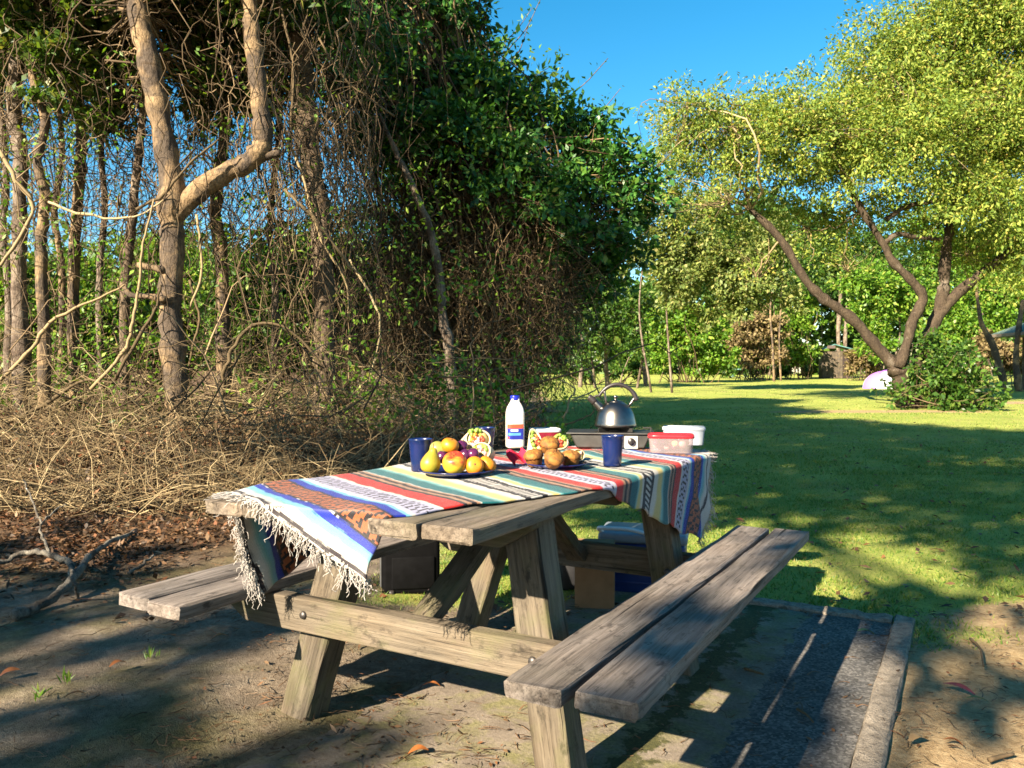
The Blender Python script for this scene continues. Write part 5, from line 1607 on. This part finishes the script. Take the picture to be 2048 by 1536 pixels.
def tub(name, label, p, rz, sx, sy, h, body_mat, lid_mat, contents=None):
    e = empty(name, p, rz); tag(e, label, "container")
    V = []; F = []; seg = 40
    def ring(a, b, z):
        out = []
        for k in range(seg):
            t_ = 2 * math.pi * k / seg; c, s_ = math.cos(t_), math.sin(t_)
            q = 1 / ((abs(c) ** 7 + abs(s_) ** 7) ** (1 / 7)); out.append((a * q * c, b * q * s_, z))
        return out
    def loft(rows, top=True, bot=True):
        V = []
        for a, b, z in rows: V += ring(a, b, z)
        n = len(rows)
        F = [(i * seg + k, i * seg + (k + 1) % seg, (i + 1) * seg + (k + 1) % seg, (i + 1) * seg + k) for i in range(n - 1) for k in range(seg)]
        if bot: F.append(tuple(range(seg - 1, -1, -1)))
        if top: F.append(tuple((n - 1) * seg + k for k in range(seg)))
        return np.array(V), F
    a, b = sx / 2, sy / 2
    V, F = loft([(a * .84, b * .84, .001), (a * .88, b * .88, 0), (a * .9, b * .9, .004), (a * .96, b * .96, h * .8), (a * .96, b * .96, h * .86)])
    obj("body", V, F, body_mat, e, True)
    V, F = loft([(a * .985, b * .985, h * .80), (a, b, h * .82), (a, b, h * .93), (a * .985, b * .985, h * .97), (a * .93, b * .93, h), (a * .90, b * .90, h * .97)])
    obj("lid", V, F, lid_mat, e, True)
    if contents:
        r = np.random.RandomState(12)
        for nm, mt, k in contents:
            m = MB()
            for i in range(k):
                Vv, Ff = lathe([(0, -1), (.75, -.66), (1, 0), (.75, .66), (0, 1)], 10)
                m.add(Vv * .014 * r.uniform(.7, 1.1), Ff, tr(r.uniform(-.68, .68) * a, r.uniform(-.68, .68) * b, .02 + r.uniform(0, h * .45), r.normal(), r.normal(), 0))
            m.build(nm, mt, e)

t = NT("clear_tub"); 
tp = t.n("BsdfTransparent"); tp.inputs[0].default_value = (.86, .76, .76, 1)
mx = t.n("MixShader"); mx.inputs[0].default_value = .30
t.l(tp.outputs[0], mx.inputs[1]); t.l(t.pbsdf((.50, .42, .43), .15, .5), mx.inputs[2])
M['clear'] = t.done(mx.outputs[0])
p = on_table(1342, 905)
tub("food_container", "clear food container with red lid at the right end of the blanket", p, math.radians(-10), .180, .125, .074, M['clear'], M['red_plastic'],
    [("cut_fruit", M['ham'], 10), ("green_grapes", M['lettuce'], 4), ("dark_berries", M['plum'], 6), ("sandwich_pieces", M['egg'], 8)])
p = on_table(1366, 898)
q = p + np.array([.02, .165, 0])
tub("food_container", "pale container with white lid behind the red lidded one", on_table(1368, 889), math.radians(-12), .185, .11, .080, simple('frosted_tub', (.40, .44, .50), .3, .4, 0, .05), simple('pale_lid', (.50, .54, .60), .4, .4, 0, .05))
tub("food_container", "round dark red tub with white lid behind the pointed wrap", on_table(1090, 891), .2, .128, .10, .075, simple('dark_red_tub', (.22, .012, .03), .3, .5, 0, .3, 30), M['white_plastic'])

def stove():
    p = on_table(1218, 899); p[1] += .10; p[0] += .02
    e = empty("camp_stove", p, math.radians(-8)); tag(e, "low stainless steel camping gas stove under the kettle", "stove")
    m = MB()
    W, D, H = .33, .21, .062
    out = [(-W * .42, .004), (W * .42, .004), (W * .5, H), (-W * .5, H)]
    bm_ = prism([(a, b) for a, b in out], D, .006)
    bm_.transform(Matrix.Rotation(math.radians(-90), 4, 'Z'))
    link("body", bm_, M['steel_dull'], e)
    m = MB(); m.add(*rbox(W + .03, D + .02, .006, .002), tr(0, 0, H + .003)); m.build("top_plate", M['steel_dull'], e, False)
    m = MB(); m.add(*lathe([(0, 0), (.038, 0), (.04, .006), (.03, .010), (.012, .012), (0, .012)], 24), tr(.02, 0, H + .007)); m.build("burner", M['iron'], e)
    for k in range(4):
        a = math.radians(45 + 90 * k)
        m = MB(); m.add(*rbox(.09, .005, .016, .001), tr(.02 + .055 * math.cos(a), .055 * math.sin(a), H + .015, 0, 0, a)); m.build("pan_support", M['iron'], e, False)
    m = MB(); m.add(*rbox(.008, .008, .022, .002), tr(.165, -.08, H + .015)); m.add(*rbox(.035, .008, .006, .002), tr(.150, -.08, H + .026)); m.build("latch", M['iron'], e, False)
    m = MB(); m.add(*rbox(.055, .006, .052, .003), tr(.085, -D / 2 - .004, .030)); m.build("control_panel", simple('pale_panel', (.62, .56, .46), .4, .4, 0, .1), e, False)
    m = MB(); m.add(*lathe([(.015, 0), (.015, .010), (.012, .014), (0, .014)], 18), tr(.085, -D / 2 - .007, .034, math.radians(90))); m.add(*rbox(.004, .006, .022, .001), tr(.085, -D / 2 - .022, .034)); m.build("control_knob", M['black_plastic'], e)
    kp = Vector(p) + Vector((.02 * math.cos(.14), -.003, H + .0235))
    return kp
kp = stove()

def kettle(p):
    e = empty("kettle", p, math.radians(-6)); tag(e, "dome shaped stainless kettle with black arched handle on the stove", "kettle")
    m = MB(); m.add(*lathe([(0, 0), (.082, 0), (.0865, .003), (.088, .010), (.0855, .018), (.083, .032), (.077, .056), (.066, .078), (.052, .094), (.036, .104), (.030, .1055), (.0295, .107)], 48)); m.build("body", M['steel'], e)
    m = MB(); m.add(*lathe([(.031, .1055), (.030, .108), (.016, .113), (.006, .115), (.005, .121), (.010, .124), (.010, .131), (.006, .134), (0, .134)], 28)); m.build("lid", M['steel'], e)
    P = catmull([(-.055, 0, .072), (-.070, 0, .088), (-.082, 0, .100), (-.090, 0, .108)], 12)
    V, F = tubes(P[None], np.linspace(.019, .013, 12)[None], 16, True); obj("spout", V, F, M['steel'], e, True)
    P = catmull([(-.086, 0, .103), (-.104, 0, .120), (-.114, 0, .126)], 6)
    V, F = tubes(P[None], np.linspace(.0150, .0135, 6)[None], 14, True); obj("whistle_cap", V, F, M['black_plastic'], e, True)
    P = catmull([(-.072, 0, .128), (-.055, 0, .150), (-.030, 0, .170), (.005, 0, .180), (.045, 0, .170), (.075, 0, .143), (.088, 0, .112)], 28)
    V, F = tubes(P[None], np.concatenate([np.linspace(.006, .0085, 8), np.full(14, .0085), np.linspace(.0095, .011, 6)])[None], 12, True); obj("handle", V, F, M['black_plastic'], e, True)
    for a, b in (((-.040, 0, .100), (-.048, 0, .158)), ((.055, 0, .088), (.082, 0, .128))):
        P = np.linspace(a, b, 5); V, F = tubes(P[None], np.full((1, 5), .0055), 8, True); obj("handle_bracket", V, F, M['steel'], e, True)
    P = catmull([(-.100, 0, .122), (-.085, 0, .130), (-.066, 0, .134)], 6)
    V, F = tubes(P[None], np.full((1, 6), .004), 8, True); obj("whistle_lever", V, F, M['black_plastic'], e, True)
kettle(kp)

# ------------------------------------------------------------------ things under and behind the table
def under():
    card = simple('cardboard', (.30, .17, .09), .85, .15, 0, .12, 14, .1)
    def gp(px, d): 
        x = (px - 1024) / F_PX * d; return np.array([x, d, float(gz(x, d))])
    # cardboard box
    e = empty("cardboard_box", gp(1196, 3.55) + np.array([0, .1, .002]), math.radians(-8)); tag(e, "brown cardboard box standing under the far end of the table", "box")
    m = MB(); m.add(*rbox(.175, .22, .27, .003), tr(0, 0, .135)); m.build("carton", card, e, False)
    m = MB(); m.add(*rbox(.172, .108, .003, .001), tr(0, -.055, .2725)); m.build("flap", card, e, False)
    m = MB(); m.add(*rbox(.172, .108, .003, .001), tr(0, .055, .2725)); m.build("flap", card, e, False)
    # cooler
    e = empty("cooler_box", gp(1285, 3.86) + np.array([.02, .05, 0]), math.radians(-14)); tag(e, "dark blue cooler with pale lid and white handle under the table", "cooler")
    cb = simple('cooler_blue', (.012, .035, .16), .4, .4, 0, .1, 20)
    m = MB(); m.add(*rbox(.40, .28, .25, .02, 3), tr(0, 0, .125))
    for k in range(4): m.add(*rbox(.34, .004, .012, .002), tr(0, -.1415, .06 + k * .045))
    m.build("body", cb, e)
    lidm = simple('cooler_lid', (.22, .27, .32), .4, .4, 0, .05)
    m = MB(); m.add(*rbox(.42, .30, .05, .018, 3), tr(0, 0, .27)); m.build("lid", lidm, e)
    P = catmull([(-.19, -.12, .29), (-.205, -.15, .315), (-.15, -.17, .32), (-.05, -.17, .317), (.06, -.165, .29)], 16)
    V, F = tubes(P[None], np.full((1, 16), .010), 8, True); obj("handle", V, F, M['white_plastic'], e, True)
    # small dark bag beside the carton
    e = empty("small_bag", gp(1140, 3.9), .2); tag(e, "small black bag with orange tab beside the cardboard box", "bag")
    V, F = lathe([(.0, 0), (.07, 0), (.085, .02), (.085, .12), (.075, .19), (.05, .23), (.03, .24), (0, .24)], 20, 1.0)
    rr = np.random.RandomState(5); V = V * np.array([.75, .6, 1]) + rr.normal(size=V.shape) * .003
    m = MB(); m.add(V, F); m.build("body", simple('black_nylon', (.02, .02, .022), .6, .4, 0, .3, 20), e)
    m = MB(); m.add(*rbox(.045, .012, .03, .004), tr(0, -.035, .235)); m.build("tab", simple('orange_tab', (.60, .20, .08), .5, .4, 0, .1), e)
    # black carry case behind the left bench
    e = empty("carry_case", gp(815, 3.72) + np.array([0, .1, 0]), math.radians(9)); tag(e, "black padded carry case on the ground beyond the left bench", "bag")
    blk = simple('case_black', (.004, .004, .0045), .75, .06, 0, .3, 25)
    m = MB(); m.add(*rbox(.27, .17, .34, .022, 3), tr(0, 0, .172)); m.build("body", blk, e)
    m = MB(); m.add(*rbox(.20, .012, .15, .006), tr(.01, -.088, .11)); m.build("pocket", blk, e)
    m = MB(); m.add(*rbox(.045, .006, .05, .002), tr(-.015, -.089, .265)); m.build("sun_spot", simple('sun_spot_tan', (.42, .30, .16), .6, .3, 0, .1), e)  # tan patch painted as a spot of sunlight
    m = MB(); m.add(*rbox(.012, .13, .22, .006), tr(-.139, 0, .15)); m.build("side_panel", simple('case_lit_side', (.05, .05, .05), .6, .3, 0, .2, 25), e)  # paler grey paints sunlight on the left side of the case
    P = catmull([(-.07, 0, .34), (-.06, 0, .375), (.06, 0, .375), (.07, 0, .34)], 12)
    V, F = tubes(P[None], np.full((1, 12), .008), 8, True); obj("handle", V, F, blk, e, True)
    for x in (-.09, .09):
        m = MB(); m.add(*lathe([(.014, -.012), (.016, -.006), (.016, .006), (.014, .012)], 14), tr(x, -.08, .0165, 0, math.radians(90))); m.build("wheel", M['black_plastic'], e)
under()

# ------------------------------------------------------------------ far structures
def far_things():
    def gp(px, d): 
        x = (px - 1024) / F_PX * d; return np.array([x, d, float(gz(x, d))])
    teal = simple('teal_roof', (.10, .24, .22), .45, .4, 0, .2, 3)
    wall = wood_mat('hut_boards', (.05, .04, .032), (.14, .115, .09), .2)
    dark = simple('hut_door', (.035, .022, .018), .7, .3, 0, .2, 6)
    d = 52.0
    e = empty("hut", gp(1665, d), math.radians(-12)); tag(e, "small grey timber hut with teal roof at the far lawn edge", "hut")
    for k in range(8):
        m = MB(); m.add(*rbox(.145, .05, 1.75, .006), tr(-.64 + .15 * k, -.7 + .008 * (k % 2), .88)); m.build("wall_board", wall, e, False)
    for k in range(9):
        m = MB(); m.add(*rbox(.05, .15, 1.75, .006), tr(-.72, -.62 + .155 * k, .88)); m.build("wall_board", wall, e, False)
        m = MB(); m.add(*rbox(.05, .15, 1.75, .006), tr(.95, -.62 + .155 * k, .88)); m.build("wall_board", wall, e, False)
    m = MB(); m.add(*rbox(1.7, .05, 1.75, .006), tr(.12, .74, .88)); m.build("back_wall", wall, e, False)
    m = MB(); m.add(*rbox(.42, .05, 1.65, .006), tr(.70, -.67, .83)); o = m.build("door", dark, e, False)
    m = MB(); m.add(*rbox(.03, .04, .12, .006), tr(.54, -.71, .85)); m.build("door_handle", M['steel_dull'], o, False)
    # skillion roof with ridge
    rt = prism([(-1.05, 0), (-.25, .42), (.9, .10), (1.15, .0), (.9, .04), (-.25, .36)], 2.0, .01)
    rt.transform(Matrix.Rotation(math.radians(-90), 4, 'Z') @ Matrix.Translation((0, 0, 0)))
    o = link("roof", rt, teal, e); o.location = (.2, 0, 1.78)
    m = MB(); m.add(*rbox(.5, .06, .2, .02), tr(-.25, -.99, 2.0)); m.build("fascia", simple('fascia_brown', (.10, .07, .06), .6), e, False)
    # low green bench
    e = empty("park_bench", gp(1478, 56), math.radians(4)); tag(e, "low blue green bench in front of the straw bush", "bench")
    bt = simple('bench_green', (.17, .32, .30), .5, .4, 0, .1)
    m = MB(); m.add(*rbox(1.05, .45, .10, .02), tr(0, 0, .55)); m.build("seat", bt, e, False)
    for x in (-.46, .46):
        m = MB(); m.add(*rbox(.08, .4, .52, .01), tr(x, 0, .26)); m.build("leg", bt, e, False)
    # tent
    d = 33.0
    e = empty("dome_tent", gp(1778, d), math.radians(10)); tag(e, "white dome tent with purple edge beyond the spreading tree", "tent")
    wt = simple('tent_white', (.80, .78, .82), .6, .3, 0, .04); pt = simple('tent_purple', (.50, .20, .80), .6, .3, 0, .06)
    def dome(a0, a1, off):
        V = []; F = []; n, k = 20, 16
        for i in range(n + 1):
            a = a0 + (a1 - a0) * i / n
            for j in range(k + 1):
                b = math.pi / 2 * j / k
                x = (1.05 + off) * math.cos(b) ** .8 * math.cos(a); y = (.9 + off) * math.cos(b) ** .8 * math.sin(a); z = (.72 + off) * math.sin(b)
                V.append((x, y, z))
        F = [(i * (k + 1) + j, (i + 1) * (k + 1) + j, (i + 1) * (k + 1) + j + 1, i * (k + 1) + j + 1) for i in range(n) for j in range(k)]
        return np.array(V), F
    V, F = dome(0, 2 * math.pi, 0); obj("canopy", V, F, wt, e, True)
    V, F = dome(math.radians(165), math.radians(210), .012); obj("side_panel", V, F, pt, e, True)
    V, F = dome(math.radians(255), math.radians(268), .012); obj("vent_panel", V, F, pt, e, True)
    P = catmull([(-1.0, 0, .02), (-.72, 0, .52), (0, 0, .76), (.72, 0, .52), (1.0, 0, .02)], 24)
    V, F = tubes(P[None], np.full((1, 24), .015), 6, True); obj("pole", V, F, pt, e, True)
    # shelter
    d = 30.0
    c = gp(2150, d)
    e = empty("picnic_shelter", c, math.radians(-6)); tag(e, "picnic shelter whose pale teal roof edge enters at the right", "shelter")
    zt = (745 - 664) / F_PX * d + CAM_H - c[2]
    hw = (2120 - 2008) / F_PX * d
    V = [(-hw, -2, zt), (hw, -2, zt), (hw, 2, zt), (-hw, 2, zt), (-hw * .25, 0, zt + .85), (hw * .25, 0, zt + .85), (-hw, -2, zt - .12), (hw, -2, zt - .12), (hw, 2, zt - .12), (-hw, 2, zt - .12)]
    F = [(0, 1, 5, 4), (1, 2, 5), (2, 3, 4, 5), (3, 0, 4), (6, 9, 8, 7)]
    obj("roof", np.array(V), F, simple('shelter_roof', (.15, .22, .18), .8, .4, 0, .1), e)
    V2 = [(-hw, -2, zt), (hw, -2, zt), (hw, 2, zt), (-hw, 2, zt), (-hw, -2, zt - .12), (hw, -2, zt - .12), (hw, 2, zt - .12), (-hw, 2, zt - .12)]
    obj("fascia", np.array(V2) * np.array([1.003, 1.003, 1]), [(0, 4, 5, 1), (1, 5, 6, 2), (2, 6, 7, 3), (3, 7, 4, 0)], simple('fascia_tan', (.30, .23, .17), .7), e)
    for sx in (-.45, .8):
        for sy in (-1.7, 1.7):
            m = MB(); m.add(*rbox(.12, .12, zt, .01), tr(sx * hw, sy, zt / 2 - .06)); m.build("post", wall, e, False)
far_things()
